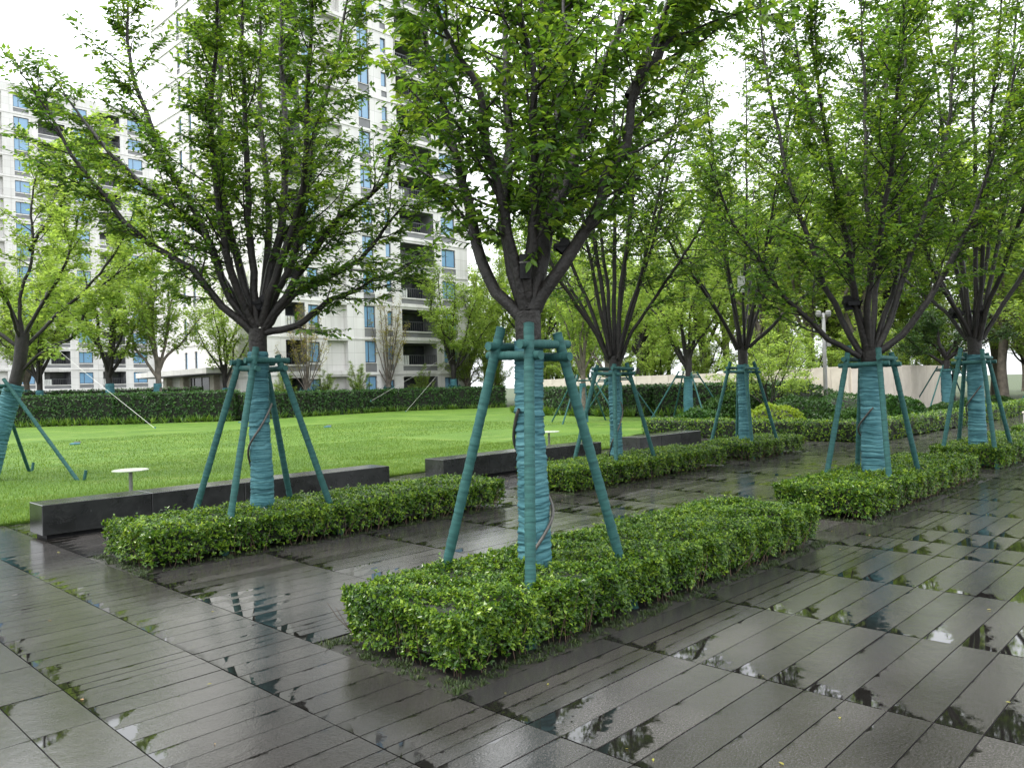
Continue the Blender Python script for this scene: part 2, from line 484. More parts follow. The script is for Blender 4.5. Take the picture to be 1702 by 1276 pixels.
def leaf_blades(P, D, N, L, W, lc, rich=False):
    """leaves as folded ovals: P base, D direction, N face normal, L length, W width"""
    D = norm(D)
    S = norm(np.cross(N, D))
    N = np.cross(D, S)
    L = L[:, None]
    W = W[:, None]
    if rich:
        c = [(0, 0, 0), (0.22, 0.40, 0.10), (0.58, 0.40, 0.10), (1.0, 0, -0.10), (0.58, -0.40, 0.10), (0.22, -0.40, 0.10)]
        F = np.array([(0, 3, 2, 1), (0, 5, 4, 3)])
    else:
        c = [(0, 0, 0), (0.42, 0.5, 0.12), (1.0, 0, -0.04), (0.42, -0.5, 0.12)]
        F = np.array([(0, 2, 1), (0, 3, 2)])
    V = np.stack([P + D * L * a + S * W * b + N * W * h for a, b, h in c], 1)
    k = len(c)
    FF = (np.arange(len(P))[:, None, None] * k + F[None]).reshape(-1, F.shape[1])
    return V.reshape(-1, 3), FF, np.repeat(lc, k)

def link(name, me, parent=None, loc=None, rz=None):
    o = bpy.data.objects.new(name, me)
    col.objects.link(o)
    if parent is not None:
        o.parent = parent
    if loc is not None:
        o.location = loc
    if rz is not None:
        o.rotation_euler = (0, 0, rz)
    return o

def tag(o, label=None, cat=None, group=None, kind=None):
    if label: o["label"] = label
    if cat: o["category"] = cat
    if group: o["group"] = group
    if kind: o["kind"] = kind
    return o

def empty(name, loc=(0, 0, 0), rz=0.0):
    o = bpy.data.objects.new(name, None)
    o.empty_display_size = 0.1
    col.objects.link(o)
    o.location = loc
    o.rotation_euler = (0, 0, rz)
    return o

def copy_tree(o, parent=None):
    c = o.copy()
    col.objects.link(c)
    c.parent = parent
    for ch in list(o.children):
        copy_tree(ch, c)
    return c

def span(name, me, a, b, parent=None):
    """place a unit-length mesh that runs along +Z so that it goes from a to b"""
    a, b = Vector(a), Vector(b)
    d = b - a
    q = d.to_track_quat('Z', 'Y')
    o = link(name, me, parent)
    o.matrix_local = Matrix.Translation(a) @ q.to_matrix().to_4x4() @ Matrix.Diagonal((1, 1, d.length, 1))
    return o

# ------------------------------------------------------------------ ground, lawn, soil
def sheet(name, pts, z, mat, thick=0.0, kind="structure"):
    mb = MB()
    n = len(pts)
    import bmesh
    bm = bmesh.new()
    vs = [bm.verts.new((x, y, z)) for x, y in pts]
    f = bm.faces.new(vs)
    if f.calc_area() and f.normal.z < 0:
        f.normal_flip()
    bm.normal_update()
    if f.normal.z < 0:
        f.normal_flip()
    if thick:
        lo = [bm.verts.new((x, y, z - thick)) for x, y in pts]
        for i in range(n):
            j = (i + 1) % n
            bm.faces.new((vs[i], lo[i], lo[j], vs[j]))
    bmesh.ops.triangulate(bm, faces=bm.faces[:])
    bmesh.ops.recalc_face_normals(bm, faces=bm.faces[:])
    me = bpy.data.meshes.new(name)
    bm.to_mesh(me)
    bm.free()
    me.materials.append(mat)
    o = link(name, me)
    if kind:
        o["kind"] = kind
    return o

sheet("ground", [(-900, -900), (1500, -900), (1500, 1500), (-900, 1500)], -0.05, M['ground'])
LAWN = [(-40, 11.87), (19.7, 11.87), (19.9, 14.2), (27.5, 15.6), (31.0, 19.5), (32.0, 24.0), (38, 33), (45.5, 44.2), (37.4, 48.7), (23.2, 45.9), (12.7, 56.0), (2, 66), (-40, 66)]
lawn = sheet("lawn", LAWN, 0.03, M['lawn'], 0.07)

# ------------------------------------------------------------------ paving
rng = np.random.default_rng(7)
GAP = 0.0032
def paver_arrays(x0, x1, y0, y1):
    b, d = 0.0018, 0.02
    xa, xb, ya, yb = x0 + GAP, x1 - GAP, y0 + GAP, y1 - GAP
    r = float(rng.random()) * (0.35 if y1 - y0 < 0.15 or x1 < 2.75 else 1.0)
    tx, ty = rng.normal(0, 0.0009), rng.normal(0, 0.0016)          # no slab lies quite level
    zc = rng.normal(0, 0.0006)
    ring = lambda i: [(xa + i, ya + i), (xb - i, ya + i), (xb - i, yb - i), (xa + i, yb - i)]
    cx, cy = (xa + xb) / 2, (ya + yb) / 2
    V, A = [], []
    for (i, z) in ((0, -d), (0, 0.0)):
        for (x, y) in ring(i):
            V.append((x, y, z + zc + tx * (x - cx) + ty * (y - cy)))
            A.append((x - xa, yb - y, r))
    F = [(4, 5, 6, 7)]
    for k in (0,):
        for i in range(4):
            j = (i + 1) % 4
            F.append((k + i, k + j, k + 4 + j, k + 4 + i))
    return np.array(V), np.array(F), np.array(A)

XC = [2.705, 3.93, 5.15, 6.37, 7.59, 8.19, 8.84]
XC += [8.84 + 1.222 * k for k in range(1, 5)] + [14.34, 14.95]
XC += [14.95 + 1.222 * k for k in range(1, 30)]
def rows(a, b, step):
    n = max(1, round((b - a) / step))
    return list(np.linspace(a, b, n + 1))
BED = [(3.08, 4.45), (7.36, 8.73)]
FRONT = rows(-7.4, 2.573, 0.2036)
STRIP1 = [2.573, 2.675, 2.78, 2.89]
STRIP2 = [4.645, 4.75, 4.85, 4.955]
PATH = rows(4.955, 6.85, 0.19)
STRIP3 = [6.85, 6.955, 7.06, 7.165]
STRIP4 = [8.925, 9.03, 9.13, 9.235]
BACK = rows(9.235, 11.87, 0.195)
BAND = FRONT[:-1] + STRIP1 + [3.08] + rows(3.08, 4.45, 0.196)[1:] + [4.645] + STRIP2[1:] + PATH[1:] + STRIP3[1:] + [7.36] + rows(7.36, 8.73, 0.196)[1:] + [8.925] + STRIP4[1:] + BACK[1:]

def pavement(name, cells, label):
    """every slab near the camera is a part of its own; the far ones are one part"""
    base = MB()
    cells = sorted(cells, key=lambda c: (c[0] + c[1]) ** 2 / 4 + (c[2] + c[3]) ** 2 / 4)
    near, far = [], []
    for c in cells:
        x, y = (c[0] + c[1]) / 2, (c[2] + c[3]) / 2
        dep = 0.7196 * x + 0.6944 * y
        lat = 0.694 * x - 0.719 * y
        seen = dep > 1.6 and abs(lat) < 0.70 * dep + 0.6
        (near if seen and len(near) < 298 and dep < 17 else far).append(c)
    x0, x1 = min(c[0] for c in cells), max(c[1] for c in cells)
    y0, y1 = min(c[2] for c in cells), max(c[3] for c in cells)
    base.quad((x0, y0, -0.0125), (x1, y0, -0.0125), (x1, y1, -0.0125), (x0, y1, -0.0125))
    root = link(name, base.mesh(name, M['joint']))
    root["kind"] = "structure"
    for c in near:
        V, F, A = paver_arrays(*c[:4])
        link("paver", MB().add(V, F, A).mesh("paver", M[c[4]], "pu"), root)
    for mk in ('paver', 'paver_dark'):
        fm = MB()
        for c in far:
            if c[4] == mk:
                fm.add(*paver_arrays(*c[:4]))
        if fm.n:
            tag(link("distant_pavers", fm.mesh("distant_pavers", M[mk], "pu"), root), kind="stuff")
    return root

def cells(xs, ys, mk='paver'):
    return [(xs[i], xs[i + 1], ys[j], ys[j + 1], mk) for i in range(len(xs) - 1) for j in range(len(ys) - 1)]

def clip_x(a, b):
    return [a] + [x for x in XC if a + 0.05 < x < b - 0.05] + [b]

BEDS = [  # x0, x1, row
    (2.705, 7.70, 0), (8.84, 13.70, 0), (14.95, 19.6, 0), (21.1, 25.6, 0),
    (2.705, 7.70, 1), (8.84, 13.75, 1), (14.50, 17.25, 1)]
front = cells(XC, FRONT) + cells(XC, STRIP1) + cells(XC, [2.89, 3.08], 'paver_dark')
gaps = [(7.70, 8.84), (13.70, 14.95), (19.6, 21.1), (25.6, 50.0)]
for a, b in gaps:
    xs = clip_x(a, b) if b < 40 else clip_x(a, XC[-1])
    front += cells(xs, rows(3.08, 4.45, 0.39))
pavement("plaza_pavement", front, "")
path = cells(XC, [4.45, 4.645], 'paver_dark') + cells(XC, STRIP2) + cells(XC, PATH)
pavement("path_pavement", path, "")
X2 = [x for x in XC if x < 19.4] + [19.9]
back = cells(X2, STRIP3) + cells(X2, [7.165, 7.36], 'paver_dark') + cells(X2, [8.73, 8.925], 'paver_dark') + cells(X2, STRIP4) + cells(X2, BACK)
for a, b in [(7.70, 8.84), (13.75, 14.50), (17.25, 19.9)]:
    back += cells(clip_x(a, b), rows(7.36, 8.73, 0.39))
pavement("terrace_pavement", back, "")
side = cells([1.367, 2.10, 2.705], BAND)
xs = [1.367 - 0.305 * k for k in range(0, 30)][::-1]
ysl = [3.665 + 0.588 * k for k in range(-19, 15)]
side += cells(xs, ysl)
pavement("side_pavement", side, "")

# ------------------------------------------------------------------ hedge beds
def shell_leaves(rng, lx, ly, h, n_shoots, leaf, per=5, z_lo=0.03, edge=0.05, side_thin=0.35):
    """leafy shoots over the top and the four sides of a clipped block centred on x,y"""
    at, a1, a2 = lx * ly, ly * h, lx * h
    tot = at + 2 * a1 + 2 * a2
    k = rng.random(n_shoots) * tot
    P = np.zeros((n_shoots, 3))
    N = np.zeros((n_shoots, 3))
    r1, r2 = rng.random(n_shoots), rng.random(n_shoots)
    top = k < at
    P[top] = np.c_[(r1[top] - .5) * lx, (r2[top] - .5) * ly, np.full(top.sum(), h)]
    N[top] = (0, 0, 1)
    zz = z_lo + (h - z_lo) * r2 ** (1 - side_thin)
    for s, lo in ((1, at), (-1, at + a1)):
        q = (k >= lo) & (k < lo + a1)
        P[q] = np.c_[np.full(q.sum(), s * lx / 2), (r1[q] - .5) * ly, zz[q]]
        N[q] = (s, 0, 0)
    for s, lo in ((1, at + 2 * a1), (-1, at + 2 * a1 + a2)):
        q = (k >= lo) & (k < lo + a2)
        P[q] = np.c_[(r1[q] - .5) * lx, np.full(q.sum(), s * ly / 2), zz[q]]
        N[q] = (0, s, 0)
    und = 0.026 * np.sin(P[:, 0] * 5.1 + 1.3) * np.sin(P[:, 1] * 6.3 + .4) + 0.018 * np.sin(P[:, 0] * 13.7 + P[:, 1] * 9.1) + 0.012 * np.sin(P[:, 0] * 23 + P[:, 2] * 17)
    P += N * (und - rng.exponential(0.018, n_shoots) + 0.012)[:, None]
    ex, ey = lx / 2 - np.abs(P[:, 0]), ly / 2 - np.abs(P[:, 1])
    de = np.minimum(ex, ey)
    P[:, 2] -= top * edge * np.exp(-np.maximum(de, 0) / 0.05)
    low = (h - P[:, 2]) / h
    P[:, 0] -= np.sign(P[:, 0]) * (ex < 0.2) * 0.03 * low ** 2
    P[:, 1] -= np.sign(P[:, 1]) * (ey < 0.2) * 0.03 * low ** 2
    tall = rng.random(n_shoots) < 0.12
    P[top & tall, 2] += rng.random((top & tall).sum()) ** 2 * 0.06
    SD = norm(N * 0.9 + np.array([0, 0, 0.5]) + rng.normal(0, 0.35, (n_shoots, 3)))
    base = np.repeat(P, per, 0)
    D0 = np.repeat(SD, per, 0)
    R = rng.normal(0, 1, base.shape)
    R -= D0 * (R * D0).sum(1, keepdims=True)
    R = norm(R)
    lift = rng.uniform(0.15, 0.9, len(base))[:, None]
    D = norm(D0 * lift + R)
    base = base - D0 * rng.uniform(0, leaf * 1.3, len(base))[:, None]
    NN = norm(D0 - D * (D0 * D).sum(1, keepdims=True) + rng.normal(0, 0.15, base.shape))
    L = leaf * rng.uniform(0.55, 1.4, len(base))
    lc = np.clip(np.repeat(rng.beta(2.2, 2.6, n_shoots), per) + rng.normal(0, 0.1, len(base)), 0, 1)
    return leaf_blades(base, D, NN, L, L * rng.uniform(0.46, 0.6, len(base)), lc)

def bed_meshes(lx, ly, h, shoots, leaf, seed):
    rng = np.random.default_rng(seed)
    V, F, A = shell_leaves(rng, lx, ly, h, shoots, leaf)
    fol = MB().add(V, F, A).mesh("foliage", M['leaf_box'])
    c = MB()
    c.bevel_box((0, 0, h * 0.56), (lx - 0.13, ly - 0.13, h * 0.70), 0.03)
    core = c.mesh("shade_core", M['core'])
    n = int((lx + ly) * 2 * 16)
    t = rng.random(n) * 2 * (lx + ly)
    X = np.where(t < lx, t - lx / 2, np.where(t < lx + ly, lx / 2, np.where(t < 2 * lx + ly, t - lx - ly - lx / 2, -lx / 2)))
    Y = np.where(t < lx, -ly / 2, np.where(t < lx + ly, t - lx - ly / 2, np.where(t < 2 * lx + ly, ly / 2, t - 2 * lx - ly - ly / 2)))
    b = np.c_[X * 0.965 + rng.normal(0, 0.02, n), Y * 0.91 + rng.normal(0, 0.02, n), np.full(n, -0.02)]
    D = norm(np.c_[X / lx * 0.25, Y / ly * 0.35, np.ones(n)] + rng.normal(0, 0.2, (n, 3)))
    P = branches(rng, b, D, rng.uniform(0.16, 0.36, n), 4, 0.1, 0.12)
    V, F = tubes(P, np.linspace(1, 0.4, 4)[None] * rng.uniform(0.0022, 0.0042, n)[:, None], 4)
    stems = MB().add(V, F).mesh("stems", M['twig'])
    return fol, core, stems

def branches(rng, B, D, L, K, up, wander):
    P = np.empty((len(B), K, 3))
    P[:, 0] = B
    d = norm(D)
    for k in range(1, K):
        d = norm(d + np.array([0, 0, up]) + rng.normal(0, wander, d.shape))
        P[:, k] = P[:, k - 1] + d * (L / (K - 1))[:, None]
    return P

def mondo_mesh(lx, ly, seed, per_m=15):
    """short arching grass blades in a strip round a bed"""
    rng = np.random.default_rng(seed)
    n = int(2 * (lx + ly) * per_m * 1.5)
    t = rng.random(n) * 2 * (lx + ly)
    X = np.where(t < lx, t - lx / 2, np.where(t < lx + ly, lx / 2, np.where(t < 2 * lx + ly, t - lx - ly - lx / 2, -lx / 2)))
    Y = np.where(t < lx, -ly / 2, np.where(t < lx + ly, t - lx - ly / 2, np.where(t < 2 * lx + ly, ly / 2, t - 2 * lx - ly - ly / 2)))
    ins = rng.uniform(0.0, 0.14, n)
    X = np.sign(X) * np.minimum(np.abs(X), lx / 2 - 0.03 - ins)
    Y = np.sign(Y) * np.minimum(np.abs(Y), ly / 2 - 0.03 - ins)
    m = 13
    B = np.repeat(np.c_[X, Y, np.full(n, -0.03)], m, 0) + rng.normal(0, 0.006, (n * m, 3)) * (1, 1, 0)
    az = rng.random(n * m) * 2 * np.pi
    L = np.repeat(rng.uniform(0.6, 1.1, n), m) * rng.uniform(0.04, 0.095, n * m)
    D = np.c_[np.cos(az), np.sin(az), np.zeros(n * m)]
    S = np.c_[-np.sin(az), np.cos(az), np.zeros(n * m)]
    out, rise = rng.uniform(0.35, 0.95, n * m)[:, None], rng.uniform(0.45, 0.8, n * m)[:, None]
    w = rng.uniform(0.0018, 0.0032, n * m)[:, None]
    L = L[:, None]
    Z = np.array([[0, 0, 1.0]])
    c = [(0, 0), (0.5, 0.85), (1.0, 0.55)]
    pts = [B + D * L * out * a + Z * L * rise * b for a, b in c]
    V = np.stack([pts[0] - S * w, pts[0] + S * w, pts[1] - S * w, pts[1] + S * w, pts[2]], 1)
    k = np.arange(n * m)[:, None, None] * 5
    F = (k + np.array([(0, 1, 3), (0, 3, 2), (2, 3, 4)])[None]).reshape(-1, 3)
    lc = np.repeat(np.clip(rng.beta(2, 3, n * m), 0, 1), 5)
    return MB().add(V.reshape(-1, 3), F, lc).mesh("mondo_blades", M['leaf_mondo'])

HH = 0.36
INS = 0.13
bed_label = [
    "clipped low box hedge in the nearest bed, round the thick propped tree",
    "clipped low box hedge right of the nearest bed, round a propped tree",
    "clipped low hedge at the right edge, round the second propped tree there",
    "clipped low hedge at the far right edge beside the path",
    "clipped low box hedge in front of the longest black bench at left",
    "clipped low box hedge across the path, in front of the middle bench",
    "short square clipped hedge round the tree with the white card"]
bed_cache = {}
for i, (x0, x1, row) in enumerate(BEDS):
    y0, y1 = BED[row]
    lx, ly = x1 - x0, y1 - y0
    key = 'long' if lx > 4 else 'short'
    if i == 0:
        me = bed_meshes(lx - 2 * INS, ly - 2 * INS, HH, 30000, 0.025, 11)
        mon = mondo_mesh(lx, ly, 3, 42)
    elif key not in bed_cache:
        bed_cache[key] = (bed_meshes((4.6 if key == 'long' else lx) - 2 * INS, ly - 2 * INS, HH, 15000 if key == 'long' else 6500, 0.030, 12 + i), mondo_mesh(4.6 if key == 'long' else lx, ly, 4, 24))
    if i:
        me, mon = bed_cache[key]
    cxy = ((x0 + x1) / 2, (y0 + y1) / 2, 0)
    root = tag(empty("box_hedge", cxy), bed_label[i], "hedge", "clipped hedges in the paved beds")
    sx = 1.0 if i == 0 or key == 'short' else (lx - 2 * INS) / (4.6 - 2 * INS)
    for nm, mesh in zip(("foliage", "shade_core", "stems"), me):
        o = link(nm, mesh, root)
        o.scale = (sx, 1, 1)
        o["kind"] = "stuff"
    sheet("soil", [(x0, y0), (x1, y0), (x1, y1), (x0, y1)], -0.022, M['soil'])
    g = link("mondo_grass", mon, None, cxy)
    g.scale = (lx / (lx if i == 0 or key == 'short' else 4.6), 1, 1)
    tag(g, "dark mondo grass edging " + ["the nearest hedge bed", "the bed right of the nearest one", "the bed at the right edge", "the bed at the far right edge", "the bed beside the longest bench", "the bed before the middle bench", "the short square bed"][i], "grass", kind="stuff")

# ------------------------------------------------------------------ trees
def smooth_path(P, n):
    P = np.asarray(P, float)
    k = len(P)
    E = np.vstack([2 * P[0] - P[1], P, 2 * P[-1] - P[-2]])
    out = []
    for i in range(k - 1):
        p0, p1, p2, p3 = E[i:i + 4]
        t = np.linspace(0, 1, 8, endpoint=False)[:, None]
        out.append(0.5 * ((2 * p1) + (-p0 + p2) * t + (2 * p0 - 5 * p1 + 4 * p2 - p3) * t ** 2 + (-p0 + 3 * p1 - 3 * p2 + p3) * t ** 3))
    Q = np.vstack(out + [P[-1:]])
    s = np.r_[0, np.cumsum(np.linalg.norm(np.diff(Q, axis=0), axis=1))]
    u = np.linspace(0, s[-1], n)
    return np.stack([np.interp(u, s, Q[:, i]) for i in range(3)], 1), s[-1]

def on_branch(P, t):
    """P (n,K,3), t (n,m) in 0..1 -> points and tangents (n*m,3)"""
    n, K, _ = P.shape
    f = t * (K - 1)
    i = np.clip(f.astype(int), 0, K - 2)
    w = (f - i)[..., None]
    r = np.arange(n)[:, None]
    a, b = P[r, i], P[r, i + 1]
    return (a + (b - a) * w).reshape(-1, 3), norm(b - a).reshape(-1, 3)

def grow(seed, limbs, trunk, trunk_r, limb_r=0.05, s0=0.22, sec_gap=0.13, sec_len=1.0, sec_ang=(28, 55), twigs=9, twig_len=(0.12, 0.34),
         leaves=11, leaf=0.052, leaf_w=0.42, rich=False, sec_up=0.12, droop=0.25, shoots=22, bare=0.0, tip_cloud=0.0):
    """trunk and limbs are tapered tubes; side branches, twigs and leaves grow on them"""
    rng = np.random.default_rng(seed)
    wood, lv = MB(), MB()
    tp, tl = smooth_path(trunk, 14)
    rr = np.interp(np.linspace(0, 1, 14), [0, 0.08, 0.5, 0.9, 1], [trunk_r * 1.25, trunk_r * 1.05, trunk_r * 0.92, trunk_r * 1.0, trunk_r * 1.02])
    wood.tube(tp, rr, 14)
    SB, SD, SL, TB, TD = [], [], [], [], []
    for li, lb in enumerate(limbs):
        n = 22
        P, L = smooth_path(lb, n)
        P[2:] += np.cumsum(rng.normal(0, 0.016, (n - 2, 3)), 0) * 0.8
        thick = limb_r * (0.7 + 0.25 * min(L, 5) / 3) * rng.uniform(0.85, 1.15)
        r = thick * (1 - np.linspace(0, 1, n)) ** 0.75 + 0.006
        wood.tube(P, r, 8)
        m = max(3, int(L * (1 - s0) / sec_gap))
        t = s0 + (1 - s0) * (np.arange(m) + rng.random(m)) / m
        b, d = on_branch(P[None], t[None])
        R = rng.normal(0, 1, b.shape)
        out = b - np.array([tp[-1][0], tp[-1][1], 0])
        out[:, 2] = 0
        R += norm(out) * 0.9
        R -= d * (R * d).sum(1, keepdims=True)
        R = norm(R)
        a = np.radians(rng.uniform(*sec_ang, m))[:, None]
        SB.append(b)
        SD.append(d * np.cos(a) + R * np.sin(a))
        SL.append(sec_len * rng.uniform(0.35, 1.1, m) * (1.05 - 0.55 * t))
        k = int(shoots * L / 4)
        t = rng.uniform(s0, 1, k)
        b, d = on_branch(P[None], t[None])
        R = rng.normal(0, 1, b.shape)
        TB.append(b)
        TD.append(norm(d * 0.5 + norm(R)))
    SB, SD, SL = np.vstack(SB), np.vstack(SD), np.concatenate(SL)
    S = branches(rng, SB, SD, SL, 6, sec_up, 0.10)
    V, F = tubes(S, np.linspace(1, 0.25, 6)[None] * (0.005 + 0.008 * SL / max(sec_len, 0.1))[:, None], 5)
    wood.add(V, F)
    n = len(S)
    t = np.clip(0.15 + 0.85 * (np.arange(twigs)[None] + rng.random((n, twigs))) / twigs, 0, 1)
    b, d = on_branch(S, t)
    sgn = np.tile(np.where(np.arange(twigs) % 2, 1.0, -1.0), n)[:, None]
    side = norm(np.cross(d, np.array([0, 0, 1.0])) + 1e-6)
    D = d * 0.75 + side * sgn * 0.85 + rng.normal(0, 0.25, d.shape)
    b = np.vstack([b] + TB)
    D = norm(np.vstack([D] + TD))
    if bare:
        keep = rng.random(len(b)) > bare
        b, D = b[keep], D[keep]
    TLn = rng.uniform(*twig_len, len(b))
    T = branches(rng, b, D, TLn, 3, -0.02, 0.10)
    V, F = tubes(T[:, [0, 2]], np.array([[0.0026, 0.0012]]) * np.ones((len(T), 1)) * (1 + leaf * 4), 3)
    wood.add(V, F)
    n = len(T)
    t = np.clip((np.arange(leaves)[None] + rng.random((n, leaves))) / leaves * 0.95 + 0.05, 0, 1)
    b, d = on_branch(T, t)
    sgn = np.tile(np.where(np.arange(leaves) % 2, 1.0, -1.0), n)[:, None]
    side = norm(np.cross(d, np.array([0, 0, 1.0])) + 1e-6)
    D = norm(d * 0.55 + side * sgn * 0.8 + np.array([0, 0, -droop]) + rng.normal(0, 0.28, d.shape))
    N = norm(np.array([0, 0, 1.0]) + rng.normal(0, 0.38, D.shape))
    if tip_cloud:
        b = b + rng.normal(0, tip_cloud, b.shape)
    L = leaf * rng.uniform(0.6, 1.25, len(b))
    lc = np.clip(np.repeat(rng.beta(2.4, 2.8, n), leaves) + rng.normal(0, 0.10, len(b)), 0, 1)
    lv.add(*leaf_blades(b, D, N, L, L * leaf_w * rng.uniform(0.85, 1.15, len(b)), lc, rich))
    return wood, lv

def vase(seed, n, z0, height, spread, r0=0.07):
    """upright fan of limbs like a zelkova's"""
    rng = np.random.default_rng(seed)
    out = []
    for i in range(n):
        az = 2 * math.pi * (i * 0.382 + rng.uniform(-0.04, 0.04))
        q = (i + 0.6) / n
        reach = spread * (q ** 0.7) * rng.uniform(0.85, 1.15)
        top = height * (1.02 - 0.42 * q ** 1.6) * rng.uniform(0.92, 1.06)
        c, s = math.cos(az), math.sin(az)
        side = rng.uniform(-0.25, 0.25)
        pts = []
        for k, (fr, fz) in enumerate([(0.02, 0), (0.16, 0.12), (0.36, 0.30), (0.58, 0.52), (0.80, 0.76), (1.0, 1.0)]):
            rr = r0 * (k == 0) + reach * fr
            pts.append((c * rr - s * side * fr * reach, s * rr + c * side * fr * reach, z0 + (top - z0) * fz + rng.uniform(-.05, .05)))
        out.append(pts)
    return out

def spread_limbs(seed, n, z0, height, spread, wig=0.25):
    """crooked, wide-spreading limbs"""
    rng = np.random.default_rng(seed)
    out = []
    for i in range(n):
        az = 2 * math.pi * (i * 0.382 + rng.uniform(-0.06, 0.06))
        q = (i + 0.5) / n
        reach = spread * (0.25 + 0.75 * q) * rng.uniform(0.8, 1.15)
        top = z0 + (height - z0) * (1.05 - 0.62 * q) * rng.uniform(0.85, 1.1)
        zb = z0 * rng.uniform(0.9, 1.25)
        pts = []
        for k in range(6):
            fr = k / 5
            fz = fr ** 0.85
            rr = reach * fr ** 0.9
            pts.append((math.cos(az) * rr + rng.normal(0, wig) * (k > 0) * 0.5, math.sin(az) * rr + rng.normal(0, wig) * (k > 0) * 0.5, zb + (top - zb) * fz + rng.normal(0, wig) * (k > 1) * 0.3))
        out.append(pts)
    return out

# main limbs of the three nearest trees, relative to the foot of each trunk (metres)
LIMBS_A = [[(-0.01,0.01,2.24),(-0.08,0.05,2.34),(-0.3,0.19,2.64),(-0.52,0.31,2.97),(-0.91,0.61,3.33),(-1.15,0.78,3.6),(-1.43,0.94,3.97),(-1.72,1.08,4.46),(-1.94,1.17,4.88)],[(-0.03,0.04,2.34),(-0.11,0.22,2.69),(-0.18,0.41,3.01),(-0.22,0.56,3.38),(-0.36,0.8,3.7),(-0.59,1.14,3.99),(-0.79,1.46,4.37),(-1.04,1.87,4.89),(-1.21,2.17,5.29)],[(-0.01,0.01,2.34),(-0.2,0.24,2.7),(-0.31,0.44,3.47),(-0.48,0.67,3.97),(-0.64,0.88,4.41),(-0.71,1.01,4.91),(-0.79,1.14,5.34),(-0.82,1.22,5.92),(-0.84,1.31,6.6)],[(-0.01,0.01,2.34),(-0.22,0.04,2.77),(-0.42,-0.06,3.47),(-0.57,-0.23,4.17),(-0.61,-0.38,4.56),(-0.64,-0.67,5.17),(-0.73,-0.9,5.76)],[(-0.0,0.0,2.38),(-0.01,0.25,2.94),(0.04,0.59,3.86),(0.12,0.82,4.68),(0.25,1.01,5.56),(0.46,1.27,6.92)],[(0.0,-0.0,2.38),(-0.06,-0.03,3.1),(-0.1,-0.08,3.83),(-0.1,-0.14,4.33),(-0.14,-0.21,5.18),(-0.16,-0.34,6.33)],[(0.02,-0.02,2.38),(0.18,-0.02,2.99),(0.37,-0.0,3.8),(0.46,0.14,4.7),(0.53,0.27,5.55),(0.66,0.44,6.81)],[(0.03,-0.03,2.37),(0.06,-0.34,2.87),(0.11,-0.67,3.35),(0.1,-0.97,3.86),(0.02,-1.2,4.34),(-0.13,-1.53,5.04),(-0.27,-1.81,5.57)],[(0.04,-0.04,2.37),(0.2,-0.16,2.84),(0.34,-0.26,3.31),(0.56,-0.36,4.49),(0.74,-0.47,5.22),(0.91,-0.56,6.09),(0.99,-0.58,6.67)],[(0.05,-0.05,2.34),(0.16,-0.28,2.66),(0.28,-0.53,2.99),(0.45,-0.88,3.44),(0.55,-1.04,3.59),(0.8,-1.39,3.81),(0.82,-1.52,4.1),(0.89,-1.69,4.34),(0.92,-1.82,4.58)],[(0.05,-0.05,2.29),(0.32,-0.3,2.39),(0.52,-0.43,2.63),(0.89,-0.73,2.88),(1.15,-0.95,3.03),(1.36,-1.12,3.2)],[(0.06,-0.06,2.34),(0.29,-0.37,2.69),(0.63,-0.76,2.9),(0.8,-0.97,3.09),(0.92,-1.15,3.38),(1.07,-1.35,3.62)],[(0.02,-0.02,2.38),(0.17,0.12,2.87),(0.34,0.32,3.54),(0.5,0.64,4.49),(0.71,1.02,5.68),(1.02,1.44,7.34)]]
LIMBS_B = [[(-0.03,0.03,2.09),(-0.1,0.16,2.27),(-0.15,0.25,2.45),(-0.17,0.35,2.7),(-0.16,0.43,3.06),(-0.17,0.53,3.42),(-0.2,0.67,3.85),(-0.22,0.8,4.3),(-0.19,0.91,4.91)],[(-0.02,0.02,2.13),(-0.08,0.01,2.42),(-0.2,0.06,2.75),(-0.25,0.06,2.97),(-0.33,0.07,3.22),(-0.43,0.07,3.62),(-0.55,0.14,3.82),(-0.71,0.22,4.13),(-0.81,0.24,4.45)],[(0.0,-0.0,2.17),(-0.04,-0.06,2.45),(-0.1,-0.18,2.95),(-0.17,-0.27,3.34),(-0.25,-0.35,3.73),(-0.36,-0.39,4.09),(-0.47,-0.46,4.49)],[(0.02,-0.02,2.15),(0.08,-0.04,2.47),(0.17,-0.1,2.85),(0.26,-0.17,3.08),(0.34,-0.21,3.41),(0.44,-0.28,3.78),(0.57,-0.39,4.06),(0.65,-0.44,4.42),(0.72,-0.47,4.83)],[(0.03,-0.03,2.13),(0.09,-0.13,2.35),(0.15,-0.22,2.51),(0.25,-0.37,2.75),(0.3,-0.47,3.0),(0.36,-0.59,3.26),(0.38,-0.67,3.58),(0.44,-0.78,3.86),(0.5,-0.91,4.19),(0.55,-1.03,4.53)],[(0.74,-0.43,3.71),(0.93,-0.57,3.99),(1.14,-0.71,4.4),(1.29,-0.79,4.78)],[(-0.01,0.01,2.15),(0.01,0.14,2.45),(0.07,0.29,2.92),(0.25,0.41,3.6),(0.36,0.54,4.2),(0.53,0.71,5.09)],[(0.03,-0.03,2.15),(0.17,-0.01,2.53),(0.34,0.0,2.99),(0.5,0.09,3.64),(0.7,0.11,4.26),(0.88,0.2,5.02)],[(0.0,-0.0,2.13),(0.18,0.11,2.59),(0.43,0.19,3.18),(0.66,0.4,3.99),(1.02,0.64,5.25)]]
